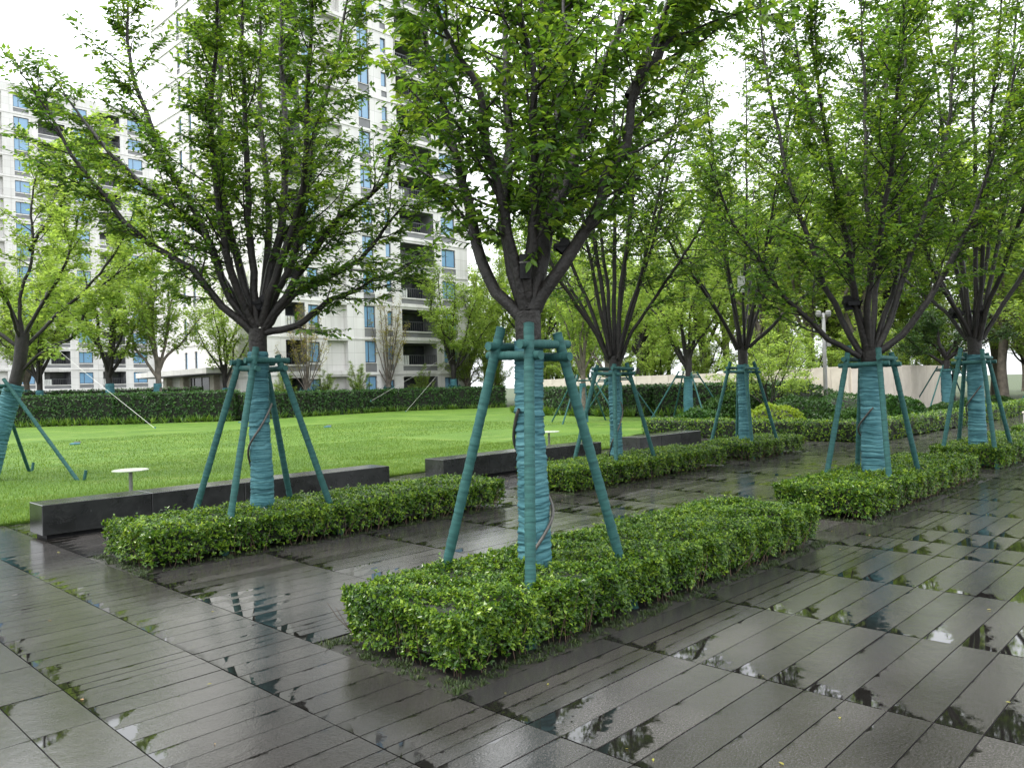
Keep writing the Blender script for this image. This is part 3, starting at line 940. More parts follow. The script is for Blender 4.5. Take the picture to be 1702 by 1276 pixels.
LIMBS_C = [[(-0.1,0.1,1.88),(-0.31,0.28,2.05),(-0.46,0.4,2.19),(-0.66,0.54,2.46),(-0.94,0.75,2.79),(-1.28,0.98,3.34),(-1.65,1.19,4.03),(-1.86,1.27,4.54)],[(-0.07,0.08,1.9),(-0.16,0.25,2.27),(-0.21,0.38,2.64),(-0.28,0.51,2.89),(-0.29,0.65,3.48),(-0.35,0.89,4.34),(-0.33,1.04,5.22),(-0.28,1.21,6.29),(-0.15,1.29,7.39)],[(-0.03,0.03,1.91),(-0.24,0.03,2.45),(-0.44,0.0,2.98),(-0.76,0.01,3.71),(-1.1,0.0,4.48),(-1.44,-0.05,5.26),(-1.83,-0.17,6.23)],[(0.0,-0.0,1.94),(0.04,-0.0,2.62),(0.11,-0.04,3.42),(0.1,0.01,4.24),(0.12,0.06,5.47),(0.18,0.07,7.04)],[(0.04,-0.04,1.93),(0.32,-0.09,2.46),(0.57,-0.18,2.88),(0.8,-0.16,3.49),(1.12,-0.13,4.38),(1.61,-0.1,5.8),(2.2,-0.02,7.73)],[(0.06,-0.06,1.91),(0.15,-0.19,2.02),(0.28,-0.37,2.19),(0.35,-0.51,2.43),(0.45,-0.7,2.69),(0.53,-0.94,3.18),(0.6,-1.29,4.06),(0.61,-1.57,4.9),(0.5,-1.74,5.72)],[(0.01,-0.01,1.93),(0.06,0.23,2.81),(0.21,0.29,3.49),(0.32,0.45,4.37),(0.24,0.86,5.47),(0.41,1.07,6.8),(0.53,1.18,7.69)],[(0.04,-0.04,1.91),(0.24,-0.2,2.37),(0.45,-0.34,3.1),(0.74,-0.54,3.99),(1.02,-0.72,5.07),(1.27,-0.84,6.42),(1.41,-0.9,7.27)],[(0.01,-0.01,1.91),(0.36,0.03,2.64),(0.86,0.05,3.69),(1.29,0.2,4.92),(1.85,0.3,6.44),(2.37,0.44,8.07)],[(0.0,-0.0,1.91),(-0.2,-0.04,2.44),(-0.37,-0.24,3.18),(-0.56,-0.49,4.02),(-0.86,-0.7,4.93),(-1.36,-0.96,6.16)]]
LIMBS_B[5] = [(0.38, -0.67, 3.58), (0.55, -0.82, 3.92), (0.76, -0.97, 4.34), (0.92, -1.08, 4.75)]

def wrap_mesh(rng, path, radii, z_step=0.008, strip=0.026, amp=0.0042, sides=28):
    """cloth strip wound round a trunk: overlapping, slightly tilted turns"""
    P, L = smooth_path(path, max(12, int(np.linalg.norm(np.diff(np.array(path, float), axis=0), axis=1).sum() / z_step)))
    n = len(P)
    s = np.linspace(0, L, n)
    r0 = np.interp(s / L, np.linspace(0, 1, len(radii)), radii)
    th = np.linspace(0, 2 * np.pi, sides, endpoint=False)
    ph = rng.random(4) * 6.28
    tilt = 0.016 * np.sin(th[None] + ph[0] + s[:, None] * 2.1) + 0.010 * np.sin(2 * th[None] + ph[1] + s[:, None] * 5.3) + 0.006 * np.sin(5 * th[None] + ph[2] + s[:, None] * 11)
    turn = (s[:, None] + tilt) / strip
    frac = turn - np.floor(turn)
    k = np.floor(turn).astype(int)
    rough = rng.normal(0, 1, 600)[k % 600]
    r = r0[:, None] + amp * (1.3 - 2.0 * frac) + amp * 0.9 * rough + 0.002 * np.sin(3 * th[None] + s[:, None] * 7)
    T = np.gradient(P, axis=0)
    T = norm(T)
    A = norm(np.cross(T, np.array([0.2, 1.0, 0.05])))
    B = np.cross(T, A)
    V = P[:, None] + r[..., None] * (A[:, None] * np.cos(th)[None, :, None] + B[:, None] * np.sin(th)[None, :, None])
    return MB().add(V.reshape(-1, 3), grid_faces(n, sides, True)).mesh("trunk_wrap", M['wrap_blue'], smooth=True)

def stake_mesh(rng, r, turns, sides=14, n=150):
    """unit-length pole wound with a cloth strip, closed at the top"""
    s = np.linspace(0, 1, n)
    th = np.linspace(0, 2 * np.pi, sides, endpoint=False)
    f = s[:, None] * turns + th[None] / (2 * np.pi)
    fr = f - np.floor(f)
    rad = r * (1.0 + 0.09 * (0.5 - fr) + 0.03 * np.sin(2 * th[None] + s[:, None] * 40) + 0.008 * rng.normal(0, 1, (n, 1)))
    V = np.stack([rad * np.cos(th), rad * np.sin(th), np.repeat(s[:, None], sides, 1)], -1).reshape(-1, 3)
    mb = MB().add(V, grid_faces(n, sides, True))
    top = np.arange(sides)
    c = np.vstack([V[-sides:], [(0, 0, 1.004)]])
    mb.add(c, [(i, (i + 1) % sides, sides) for i in range(sides)])
    c = np.vstack([V[:sides], [(0, 0, -0.004)]])
    mb.add(c, [((i + 1) % sides, i, sides) for i in range(sides)])
    return mb.mesh("stake", M['wrap_green'], smooth=True)

_r = np.random.default_rng(5)
STAKE = stake_mesh(_r, 0.036, 26)
STAKE_THIN = stake_mesh(_r, 0.034, 20, 8, 40)
BAR = stake_mesh(_r, 0.032, 8, 12, 36)
PEG = stake_mesh(_r, 0.03, 3, 8, 8)

def stake_frame(loc, label, hx, hy, ht=0.19, zt=2.02, zb=1.82, thin=False, skew=0.0, rz=0.0, pegs=False, group="stake frames propping the trees"):
    root = tag(empty("stake_frame", loc, rz), label, "tree stakes", group)
    rr = np.random.default_rng(int(abs(loc[0] * 100 + loc[1] * 10)))
    st = STAKE_THIN if thin else STAKE
    for sx in (-1, 1):
        for sy in (-1, 1):
            j = rr.normal(0, 0.014, 4)
            k = hx + (hx - ht) * (0.12 if pegs or thin else 0.18)
            k2 = hy + (hy - ht) * (0.12 if pegs or thin else 0.10)
            foot = (sx * k + j[0], sy * k2 + j[1], -0.04)
            top = (sx * ht * 0.88 + j[2] + skew, sy * ht * 0.88 + j[3], zt + rr.uniform(-0.06, 0.06))
            span("stake", st, foot, top, root)
            if pegs:
                span("ground_peg", PEG, (foot[0] * 1.03, foot[1] * 1.03, -0.1), (foot[0] * 1.05 + 0.03, foot[1] * 1.05, 0.22), root)
    e = ht + (0.13 if pegs or thin else 0.105)
    for s in (-1, 1):
        span("cross_bar", BAR, (-e + skew, s * ht * 1.02, zb + 0.045 + rr.normal(0, 0.012)), (e + skew, s * ht * 1.02, zb + 0.045 + rr.normal(0, 0.012)), root)
        span("cross_bar", BAR, (s * ht * 1.02 + skew, -e, zb - 0.03 + rr.normal(0, 0.012)), (s * ht * 1.02 + skew, e, zb - 0.03 + rr.normal(0, 0.012)), root)
    return root

def hose_mesh(rng, r, z0, z1, turns, ph, rad=0.012):
    t = np.linspace(0, 1, 46)
    a = ph + turns * 2 * np.pi * t
    rr = r + 0.014 + 0.01 * np.sin(t * 19)
    P = np.c_[rr * np.cos(a), rr * np.sin(a), z0 + (z1 - z0) * t ** 1.15]
    mb = MB()
    mb.tube(P, rad, 7)
    return mb.mesh("hose", M['hose'], smooth=True)

def zelkova(loc, label, limbs, seed, trunk_r, split, wrap_top, hose=None, rich=False, **kw):
    x, y = loc
    root = tag(empty("zelkova_tree", (x, y, 0)), label, "tree", "trees standing in the hedge beds")
    trunk = [(0, 0, -0.05), (0.005, 0, 0.7), (-0.005, 0.005, 1.5), (0, 0, split * 0.86), (0, 0, split + 0.12)]
    wood, lv = grow(seed, limbs, trunk, trunk_r, rich=rich, **kw)
    link("trunk", wood.mesh("trunk", M['bark'], smooth=True), root)
    tag(link("crown", lv.mesh("crown", M['leaf_zelkova']), root), kind="stuff")
    rg = np.random.default_rng(seed + 50)
    link("trunk_wrap", wrap_mesh(rg, [(0, 0, 0.0), (0.005, 0, 0.7), (-0.005, 0.005, 1.4), (0, 0, wrap_top)], [trunk_r * 1.36, trunk_r * 1.26, trunk_r * 1.16, trunk_r * 1.12, trunk_r * 1.13]), root)
    if hose:
        link("hose", hose_mesh(rg, trunk_r * 1.26, *hose), root)
    return root

zelkova((4.12, 3.80), "nearest tree, thick dark limbs, blue wrapped trunk, in the foreground hedge", LIMBS_B, 21, 0.092, 2.02, 1.93,
        hose=(0.3, 1.45, 1.1, 2.6), rich=True, limb_r=0.048, sec_gap=0.105, sec_len=0.95, sec_ang=(28, 58), sec_up=0.08, twigs=10, leaves=8, leaf=0.078, leaf_w=0.48, shoots=36, s0=0.17, droop=0.42)
zelkova((4.33, 8.10), "wide leafy tree with fanned limbs behind the bench-side hedge", LIMBS_A, 22, 0.098, 2.22, 2.08,
        hose=(0.1, 1.5, 1.2, 4.2), limb_r=0.040, sec_gap=0.13, sec_len=0.98, sec_ang=(26, 58), sec_up=0.08, twigs=13, leaves=10, leaf=0.073, leaf_w=0.46, shoots=26, s0=0.16)
zelkova((10.92, 3.84), "dense fan-shaped tree in the hedge bed right of the nearest one", LIMBS_C, 23, 0.118, 1.84, 1.80,
        hose=(0.2, 1.2, 1.0, 3.6), limb_r=0.036, sec_gap=0.125, sec_len=1.4, sec_ang=(28, 60), sec_up=0.07, twigs=12, leaves=10, leaf=0.081, leaf_w=0.46, shoots=20, s0=0.17)
zelkova((11.0, 8.15), "slim fan-shaped tree across the path, beside the middle bench", vase(31, 12, 2.05, 8.8, 2.7), 24, 0.085, 1.98, 1.85,
        hose=(0.2, 1.6, 1.0, 1.0), limb_r=0.030, sec_gap=0.15, sec_len=1.45, sec_ang=(32, 66), sec_up=0.04, twigs=10, leaves=9, leaf=0.082, leaf_w=0.46, shoots=18)
zelkova((15.55, 8.10), "tree with a white card on its trunk, in the short square hedge", vase(32, 11, 2.3, 9.2, 3.2), 25, 0.105, 2.24, 1.95,
        limb_r=0.028, sec_gap=0.17, sec_len=1.5, sec_ang=(32, 66), sec_up=0.04, twigs=10, leaves=9, leaf=0.086, leaf_w=0.46, shoots=18)
zelkova((15.75, 3.74), "dark full tree at the right edge, in the second right-hand bed", vase(33, 12, 2.25, 9.2, 3.1), 26, 0.115, 2.2, 1.95,
        hose=(0.2, 1.4, 1.0, 3.9), limb_r=0.032, sec_gap=0.14, sec_len=1.55, sec_ang=(32, 66), sec_up=0.04, twigs=11, leaves=10, leaf=0.085, leaf_w=0.46, shoots=18)

stake_frame((4.12, 3.80, 0), "four wrapped stakes round the nearest tree in the foreground hedge", 0.49, 0.46, 0.15, 2.03, 1.84)
stake_frame((4.36, 8.12, 0), "four wrapped stakes round the tree in the bench-side hedge bed", 0.61, 0.44, 0.16, 2.06, 1.92)
stake_frame((10.93, 3.85, 0), "four wrapped stakes round the tree right of the nearest bed", 0.58, 0.42, 0.22, 1.98, 1.80)
stake_frame((11.0, 8.17, 0), "four wrapped stakes round the slim tree beside the middle bench", 0.60, 0.46, 0.2, 2.0, 1.82)
stake_frame((15.55, 8.12, 0), "four wrapped stakes round the tree with the white card", 0.56, 0.50, 0.2, 2.0, 1.83)
stake_frame((15.75, 3.76, 0), "four wrapped stakes round the tree at the right edge", 0.55, 0.44, 0.2, 2.02, 1.84)

# ------------------------------------------------------------------ lawn tree at left, background trees
def bg_tree(name, loc, label, wood, lv, rz=0.0, s=1.0, sz=None, group="trees round the lawn", cat="tree", wrap=None, hang=None):
    root = tag(empty(name, loc, rz), label, cat, group)
    root.scale = (s, s, sz or s)
    link("trunk", wood, root)
    tag(link("crown", lv, root), kind="stuff")
    if wrap:
        link("trunk_wrap", wrap, root)
    return root

LEAN = [(-0.55, 0.02, -0.05), (-0.28, 0.0, 1.0), (0.06, 0, 2.2), (0.16, 0.02, 3.0)]
LL = [[(0.05, 0, 2.15), (0.55, -0.25, 2.6), (1.15, -0.6, 2.95), (1.35, -0.75, 3.6), (1.9, -1.1, 4.1), (2.5, -1.5, 4.6)],
      [(0.16, 0.02, 2.95), (0.1, 0.05, 3.8), (0.35, 0.1, 4.7), (0.3, 0.2, 5.8), (0.5, 0.3, 7.0)],
      [(0.12, 0, 2.8), (0.55, -0.2, 3.7), (0.9, -0.6, 4.4), (1.2, -0.9, 5.4), (1.6, -1.3, 6.3)],
      [(0.1, 0, 2.7), (-0.5, 0.3, 3.2), (-1.1, 0.8, 3.9), (-1.6, 1.2, 5.0), (-2.2, 1.6, 5.8)],
      [(0.08, 0.0, 2.5), (0.2, 0.6, 3.2), (0.5, 1.3, 4.0), (0.7, 1.9, 5.0), (0.9, 2.4, 6.0)],
      [(0.12, 0, 2.8), (0.0, -0.5, 3.6), (-0.4, -1.1, 4.4), (-0.6, -1.6, 5.5)],
      [(0.1, 0.0, 2.6), (0.7, 0.2, 3.3), (1.3, 0.4, 3.9), (2.0, 0.3, 5.0), (2.4, 0.3, 6.2)],
      [(0.15, 0.0, 3.0), (-0.3, 0.1, 4.1), (-0.7, 0.0, 5.2), (-0.8, -0.2, 6.6)],
      [(0.3, 0.1, 4.7), (0.8, -0.2, 5.5), (1.3, -0.5, 6.4), (1.5, -0.7, 7.2)]]
w, l = grow(41, LL, LEAN, 0.125, limb_r=0.030, s0=0.25, sec_gap=0.16, sec_len=1.25, sec_ang=(30, 70), twigs=9, twig_len=(0.1, 0.28), leaves=14, leaf=0.095, leaf_w=0.65, sec_up=0.04, shoots=12, droop=0.1, tip_cloud=0.05)
lt = bg_tree("lawn_tree", (4.44, 18.32, 0), "leaning yellow-green tree on the lawn at the left edge", w.mesh("trunk", M['bark'], smooth=True), l.mesh("crown", M['leaf_yellow']), rz=-0.35,
             wrap=wrap_mesh(np.random.default_rng(3), [(-0.55, 0.02, -0.05), (-0.28, 0.0, 1.0), (0.0, 0, 1.95)], [0.21, 0.19, 0.175]))
stake_frame((4.0, 18.5, 0), "thin stakes round the leaning tree at the left lawn edge", 1.05, 1.5, 0.26, 2.05, 1.88, pegs=True, group="stake frames on the lawn")

def proto(seed, kind):
    if kind == 'spread':
        lb = spread_limbs(seed, 8, 2.4, 9.6, 3.4)
        w, l = grow(seed, lb, [(0, 0, -0.1), (0.08, 0.02, 1.2), (0.0, 0.08, 2.4), (0.02, 0.05, 3.4)], 0.17, limb_r=0.075, s0=0.22, sec_gap=0.30, sec_len=1.7, sec_ang=(35, 70), twigs=8, twig_len=(0.2, 0.5), leaves=9, leaf=0.18, leaf_w=0.62, sec_up=0.06, shoots=14, tip_cloud=0.09)
        return w.mesh("trunk", M['bark'], smooth=True), l.mesh("crown", M['leaf_yellow'])
    if kind == 'mid':
        lb = spread_limbs(seed, 9, 2.2, 9.5, 3.0)
        w, l = grow(seed, lb, [(0, 0, -0.1), (-0.05, 0.04, 1.2), (0.03, 0.0, 2.3), (0.05, 0.02, 3.2)], 0.16, limb_r=0.07, s0=0.2, sec_gap=0.28, sec_len=1.6, twigs=8, twig_len=(0.2, 0.5), leaves=9, leaf=0.18, leaf_w=0.55, sec_up=0.1, shoots=14, tip_cloud=0.08)
        return w.mesh("trunk", M['bark_pale'], smooth=True), l.mesh("crown", M['leaf_mid'])
    if kind == 'sparse':
        lb = vase(seed, 16, 1.9, 8.4, 2.2)
        w, l = grow(seed, lb, [(0, 0, -0.1), (0.03, 0.02, 1.0), (0.0, 0.0, 2.0), (0.0, 0.0, 2.3)], 0.2, limb_r=0.035, s0=0.35, sec_gap=0.35, sec_len=1.2, sec_ang=(15, 35), twigs=5, twig_len=(0.15, 0.4), leaves=5, leaf=0.13, leaf_w=0.6, sec_up=0.15, shoots=6, bare=0.35, tip_cloud=0.06)
        return w.mesh("trunk", M['bark_pale'], smooth=True), l.mesh("crown", M['leaf_sparse'])
    if kind == 'dark':
        lb = spread_limbs(seed, 9, 2.1, 4.9, 2.7, 0.15)
        w, l = grow(seed, lb, [(0, 0, -0.1), (0.02, 0.02, 1.0), (0.0, 0.05, 1.9), (0.02, 0.0, 2.3)], 0.15, limb_r=0.07, s0=0.3, sec_gap=0.16, sec_len=1.0, twigs=8, twig_len=(0.2, 0.45), leaves=11, leaf=0.13, leaf_w=0.42, sec_up=0.1, shoots=24, tip_cloud=0.05)
        return w.mesh("trunk", M['bark'], smooth=True), l.mesh("crown", M['leaf_dark'])

PR = {('spread', 0): proto(51, 'spread'), ('spread', 1): proto(52, 'spread'), ('mid', 0): proto(53, 'mid'), ('mid', 1): proto(56, 'mid'), ('sparse', 0): proto(54, 'sparse'), ('dark', 0): proto(55, 'dark')}
WR = wrap_mesh(np.random.default_rng(9), [(0, 0, 0), (0.06, 0.02, 1.0), (0.04, 0.05, 1.9)], [0.26, 0.23, 0.21], 0.05, 0.09, 0.004, 14)
WR2 = wrap_mesh(np.random.default_rng(8), [(0, 0, 0), (0.02, 0.01, 1.0), (0.0, 0.0, 1.6)], [0.30, 0.27, 0.24], 0.05, 0.09, 0.004, 14)
BG = [  # x, y, kind, variant, scale, height scale, turn, wrapped, staked, label
    (18.9, 55.4, 'spread', 1, 1.28, 1.39, 0.3, 1, 1, "bushy green tree behind the hedge, left of the white building's plain side wall"),
    (21.4, 53.6, 'mid', 1, 1.20, 1.36, 2.0, 1, 1, "taller-stemmed green tree behind the hedge, directly before the building's slit windows"),
    (27.2, 55.9, 'spread', 1, 0.97, 1.16, 1.1, 1, 1, "thin yellow-green tree behind the hedge, beside the building entrance"),
    (31.3, 51.4, 'sparse', 0, 0.98, 0.95, 0.5, 1, 1, "nearly bare tree with reddish buds behind the hedge"),
    (39.3, 52.0, 'sparse', 0, 1.08, 1.10, 2.6, 1, 1, "nearly bare upright tree with yellow buds behind the hedge"),
    (16.9, 66.5, 'mid', 1, 1.26, 1.30, 4.0, 1, 1, "green tree behind the hedge near the left edge of the picture"),
    (16.2, 61.0, 'spread', 0, 1.14, 1.24, 5.0, 1, 1, "yellow-green tree behind the hedge, right of the leaning lawn tree"),
    (12.5, 66.0, 'mid', 0, 1.32, 1.30, 2.2, 0, 0, "green tree behind the hedge at the far left edge"),
    (43.5, 48.6, 'spread', 0, 1.23, 1.29, 1.9, 1, 1, "bright yellow-green tree on the lawn's far side, before the building"),
    (26.4, 21.2, 'mid', 0, 0.68, 0.90, 0.9, 1, 1, "propped lawn tree behind the slim tree, left of the bent one"),
    (29.4, 17.9, 'spread', 1, 0.85, 0.96, 3.3, 1, 1, "yellow-green propped lawn tree before the right end of the tall hedge"),
    (30.2, 22.2, 'spread', 0, 0.79, 0.90, 4.4, 1, 1, "yellow-green lawn tree with bent blue-wrapped trunk"),
    (36.5, 27.5, 'mid', 1, 0.88, 1.01, 1.5, 1, 1, "small propped tree at the far lawn corner, beside the hedge gap"),
    (49.0, 44.5, 'spread', 1, 1.54, 1.65, 0.4, 0, 0, "yellow-green tree right of the white building's far end"),
    (54.0, 48.0, 'mid', 0, 1.82, 1.95, 3.4, 0, 0, "tall green tree right behind the white building's far end"),
    (52.0, 36.0, 'spread', 0, 1.61, 1.65, 2.9, 0, 0, "yellow-green tree above the left end of the beige wall"),
    (51.5, 30.0, 'spread', 1, 1.68, 1.68, 5.4, 0, 0, "yellow-green tree behind the beige wall, above its left half"),
    (49.5, 24.5, 'mid', 1, 1.68, 1.72, 0.2, 0, 0, "green tree behind the beige wall, left of the lamp post"),
    (47.0, 20.0, 'mid', 0, 1.57, 1.65, 1.2, 0, 0, "crooked green tree behind the beige wall, just left of the lamp post"),
    (45.5, 16.5, 'mid', 1, 1.54, 1.58, 2.7, 0, 0, "crooked green tree behind the beige wall, just right of the lamp post"),
    (52.0, 17.5, 'spread', 0, 1.75, 1.72, 4.1, 0, 0, "yellow-green tree far behind the beige wall on the right"),
    (58.0, 23.0, 'spread', 1, 1.89, 1.80, 0.8, 0, 0, "broad yellow-green tree far behind the beige wall's middle"),
    (41.3, 11.0, 'dark', 0, 1.05, 1.0, 0.6, 1, 1, "dark round-headed evergreen with wrapped trunk before the beige wall"),
    (52.5, 11.0, 'mid', 0, 1.61, 1.58, 5.6, 0, 0, "green tree behind the beige wall, near the right edge"),
    (40.5, 6.4, 'mid', 1, 0.68, 0.81, 3.9, 1, 1, "small propped tree at the far right end of the path"),
    (50.0, 5.6, 'spread', 0, 0.85, 0.75, 2.1, 0, 0, "yellow-green tree at the far right end of the path"),
    (66.0, 36.0, 'mid', 1, 2.10, 2.10, 1.0, 0, 0, "tallest green tree far behind the beige wall's left end"),
    (64.0, 14.0, 'mid', 0, 2.10, 2.03, 2.5, 0, 0, "tallest green tree far behind the beige wall's right end"),
]
for (x, y, kd, var, s, sz, rz, wr, stk, lab) in BG:
    wd, lvm = PR[(kd, var)]
    bg_tree("broadleaf_tree" if kd != 'dark' else "evergreen_tree", (x, y, 0), lab, wd, lvm, rz, s, sz, wrap=(WR2 if kd == 'sparse' else WR) if wr else None)
    if stk:
        stake_frame((x, y, 0), "thin stakes propping the " + lab.split(',')[0].replace(' with wrapped trunk', ''), 1.15, 1.15, 0.32, 2.05, 1.85, thin=True, rz=rz, group="stake frames on the lawn")

frng = np.random.default_rng(123)
ORD = "first second third fourth fifth sixth seventh eighth ninth tenth eleventh twelfth thirteenth fourteenth fifteenth sixteenth seventeenth eighteenth nineteenth twentieth".split()
def from_left(pts):
    return sorted(pts, key=lambda p: (0.694 * p[0] - 0.719 * p[1]) / (0.7196 * p[0] + 0.6944 * p[1]))
for i, (x, y) in enumerate(from_left([(56, 56), (63, 50), (60, 41), (70, 60), (72, 46), (75, 36), (61, 31), (68, 27), (76, 22), (58, 18), (70, 13), (60, 9.5), (78, 8), (57, 4.5), (70, 2.5), (66, 68), (82, 55), (85, 30), (50, 54), (84, 16)])):
    wd, lvm = PR[(('mid', 0), ('spread', 1), ('mid', 1), ('spread', 0))[i % 4]]
    bg_tree("broadleaf_tree", (x, y, 0), ORD[i] + " from the left of the far trees beyond the beige wall", wd, lvm, frng.uniform(0, 6.28), frng.uniform(1.35, 1.65), frng.uniform(1.3, 1.75), group="far trees beyond the beige wall")
for i, (x, y) in enumerate(from_left([(45.5, 37.5), (45.8, 34.0), (46, 30.5), (45.6, 27.0), (45.2, 23.4), (43.6, 20.2), (41.5, 17.3), (41.2, 14.6), (44.5, 15.0), (49.5, 15.2), (46.8, 41.5), (48.5, 49.0), (51.5, 52.0), (53, 13.8)]) + from_left([(58, 38), (60, 34.5), (57, 27), (60, 22.5), (55, 20.5), (62, 17), (56, 16), (64, 12), (58, 8), (63, 6), (52, 9.2), (55, 44), (58, 50), (47.6, 51.6), (56, 2.8), (62, 44)])):
    wd, lvm = PR[(('mid', 1), ('spread', 0))[i % 2]]
    bg_tree("loose_bush", (x, y, 0), (ORD[i] + " from the left of the loose bushes close behind the beige wall") if i < 14 else (ORD[i - 14] + " from the left of the taller bushes well beyond the beige wall"), wd, lvm, frng.uniform(0, 6.28), (0.6 if i < 14 else 1.0) * frng.uniform(0.85, 1.15), (0.5 if i < 14 else 0.72) * frng.uniform(0.85, 1.15), group="bushes behind the beige wall", cat="bush")

# ------------------------------------------------------------------ tall hedges, low hedges, shrubs
def hedge_run(name, pts, width, h, label, leaf, dens, mat, seed, strap=False, core_in=0.12):
    """clipped hedge along a line of points; each straight stretch is one foliage part"""
    root = tag(empty(name, (pts[0][0], pts[0][1], 0)), label, "hedge")
    o0 = np.array([pts[0][0], pts[0][1], 0.0])
    rng = np.random.default_rng(seed)
    lvs, core = MB(), MB()
    for a, b in zip(pts[:-1], pts[1:]):
        a, b = np.array(a, float), np.array(b, float)
        d = b - a
        L = np.linalg.norm(d)
        d /= L
        n = int(dens * L * (width + 2 * h))
        V, F, A = shell_leaves(rng, L + 0.1, width, h, n, leaf, 4, 0.0, leaf * 1.2, 0.0)
        c = (a + b) / 2
        Rm = np.array([[d[0], -d[1], 0], [d[1], d[0], 0], [0, 0, 1]])
        lvs.add(V @ Rm.T + np.array([c[0], c[1], 0]) - o0, F, A)
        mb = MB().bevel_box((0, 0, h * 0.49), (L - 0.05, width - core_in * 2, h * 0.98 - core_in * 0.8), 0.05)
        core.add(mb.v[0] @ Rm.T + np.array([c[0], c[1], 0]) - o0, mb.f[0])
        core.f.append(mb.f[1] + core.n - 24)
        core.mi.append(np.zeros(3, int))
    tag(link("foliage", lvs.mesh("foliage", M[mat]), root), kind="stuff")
    tag(link("shade_core", core.mesh("shade_core", M['core']), root), kind="stuff")
    return root

def strap_plants(pts, off, label, seed, per_m=5, size=0.5):
    """clumps of upright strap leaves at the foot of a hedge"""
    rng = np.random.default_rng(seed)
    B = []
    for a, b in zip(pts[:-1], pts[1:]):
        a, b = np.array(a, float), np.array(b, float)
        d = b - a
        L = np.linalg.norm(d)
        n = int(L * per_m)
        t = rng.random(n)[:, None]
        nn = np.array([d[1], -d[0]]) / L
        if (nn @ (-(a + b) / 2)) < 0:
            nn = -nn
        B.append(a + d * t + nn * (off + rng.uniform(-0.12, 0.30, (n, 1))))
    B = np.vstack(B)
    n, m = len(B), 9
    P = np.repeat(np.c_[B, np.zeros(n)], m, 0)
    az = rng.random(n * m) * 6.283
    el = rng.uniform(0.5, 1.35, n * m)
    D = np.c_[np.cos(az) * np.cos(el), np.sin(az) * np.cos(el), np.sin(el)]
    N = np.c_[-np.cos(az) * np.sin(el), -np.sin(az) * np.sin(el), np.cos(el)]
    L = size * rng.uniform(0.6, 1.15, n * m)
    o = link("strap_plants", MB().add(*leaf_blades(P, D, N, L, L * 0.13, np.clip(rng.beta(2, 2.2, n * m), 0, 1), True)).mesh("strap_plants", M['leaf_strap']))
    return tag(o, label, "plants", kind="stuff")

HL = [(-6, 74.5), (2.2, 66.5), (12.9, 56.9), (18.2, 51.9), (23.5, 46.9)]
HL2 = [(23.5, 46.9), (37.4, 49.7), (45.8, 45.2)]
HR = [(37.0, 34.5), (33.6, 29.6), (32.3, 25.0), (31.9, 21.3), (34.4, 17.6), (35.0, 15.0)]
hedge_run("tall_hedge", HL, 1.4, 1.95, "tall dark clipped hedge along the lawn's far left side", 0.12, 62, 'leaf_hedge', 61)
hedge_run("tall_hedge", HL2, 1.4, 1.75, "tall dark clipped hedge before the white building, behind the nearest tree", 0.12, 62, 'leaf_hedge', 62)
hedge_run("tall_hedge", HR, 1.2, 1.55, "tall dark clipped hedge before the beige wall at the lawn's right end", 0.095, 100, 'leaf_hedge', 63)
hedge_run("tall_hedge", [(26.5, 58.5), (19.0, 63.5), (9, 72)], 1.2, 2.35, "second tall hedge behind the first, below the building entrance", 0.11, 40, 'leaf_hedge', 64)
strap_plants(HL, 0.75, "pale strap-leaved plants along the foot of the far left hedge", 71, 7, 0.62)
strap_plants(HL2, 0.75, "pale strap-leaved plants along the foot of the hedge before the building", 72, 6, 0.55)
strap_plants(HR, 0.75, "pale strap-leaved plants along the foot of the lawn's right hedge", 73, 8, 0.6)
hedge_run("low_hedge", [(20.35, 13.8), (20.35, 7.0)], 0.7, 0.52, "low clipped hedge behind the short square bed, edging the shrub garden", 0.045, 420, 'leaf_box', 65, core_in=0.08)
hedge_run("low_hedge", [(20.72, 7.35), (29.0, 7.05), (47.0, 7.3)], 0.7, 0.50, "long low hedge running along the path to the far right", 0.055, 190, 'leaf_box', 66, core_in=0.08)
sheet("soil", [(20.6, 7.5), (47, 7.5), (47, 12.4), (36, 12.8), (32, 16.0), (27.5, 15.6), (20.6, 13.9)], -0.01, M['soil'])

def ball_shrub(loc, rx, rz_, label, mat, seed, leaf=0.06, n=2600, lumpy=0.06):
    rng = np.random.default_rng(seed)
    root = tag(empty("clipped_shrub", loc), label, "shrub", "shrubs in the garden before the beige wall")
    u = norm(rng.normal(0, 1, (n, 3)))
    u[:, 2] = np.abs(u[:, 2]) * 1.0 - 0.15
    u = norm(u)
    k = 1 + lumpy * np.sin(u[:, 0] * 7 + 1) * np.sin(u[:, 1] * 6) + rng.normal(0, 0.02, n)
    P = u * np.array([rx, rx, rz_]) * k[:, None]
    P[:, 2] = np.maximum(P[:, 2] + rz_ * 0.12, 0.03)
    per = 5
    B = np.repeat(P, per, 0)
    D0 = np.repeat(norm(u + (0, 0, 0.4)), per, 0)
    D = norm(D0 * 0.6 + rng.normal(0, 0.7, B.shape))
    N = norm(D0 + rng.normal(0, 0.3, B.shape))
    L = leaf * rng.uniform(0.7, 1.3, len(B))
    tag(link("foliage", MB().add(*leaf_blades(B, D, N, L, L * 0.5, np.clip(np.repeat(rng.beta(2, 2.4, n), per), 0, 1))).mesh("foliage", M[mat]), root), kind="stuff")
    th = np.linspace(0, np.pi / 2, 7)
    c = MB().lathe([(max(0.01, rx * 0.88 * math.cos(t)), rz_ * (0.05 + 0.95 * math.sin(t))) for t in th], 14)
    tag(link("shade_core", c.mesh("shade_core", M['core'], smooth=True), root), kind="stuff")
    return root

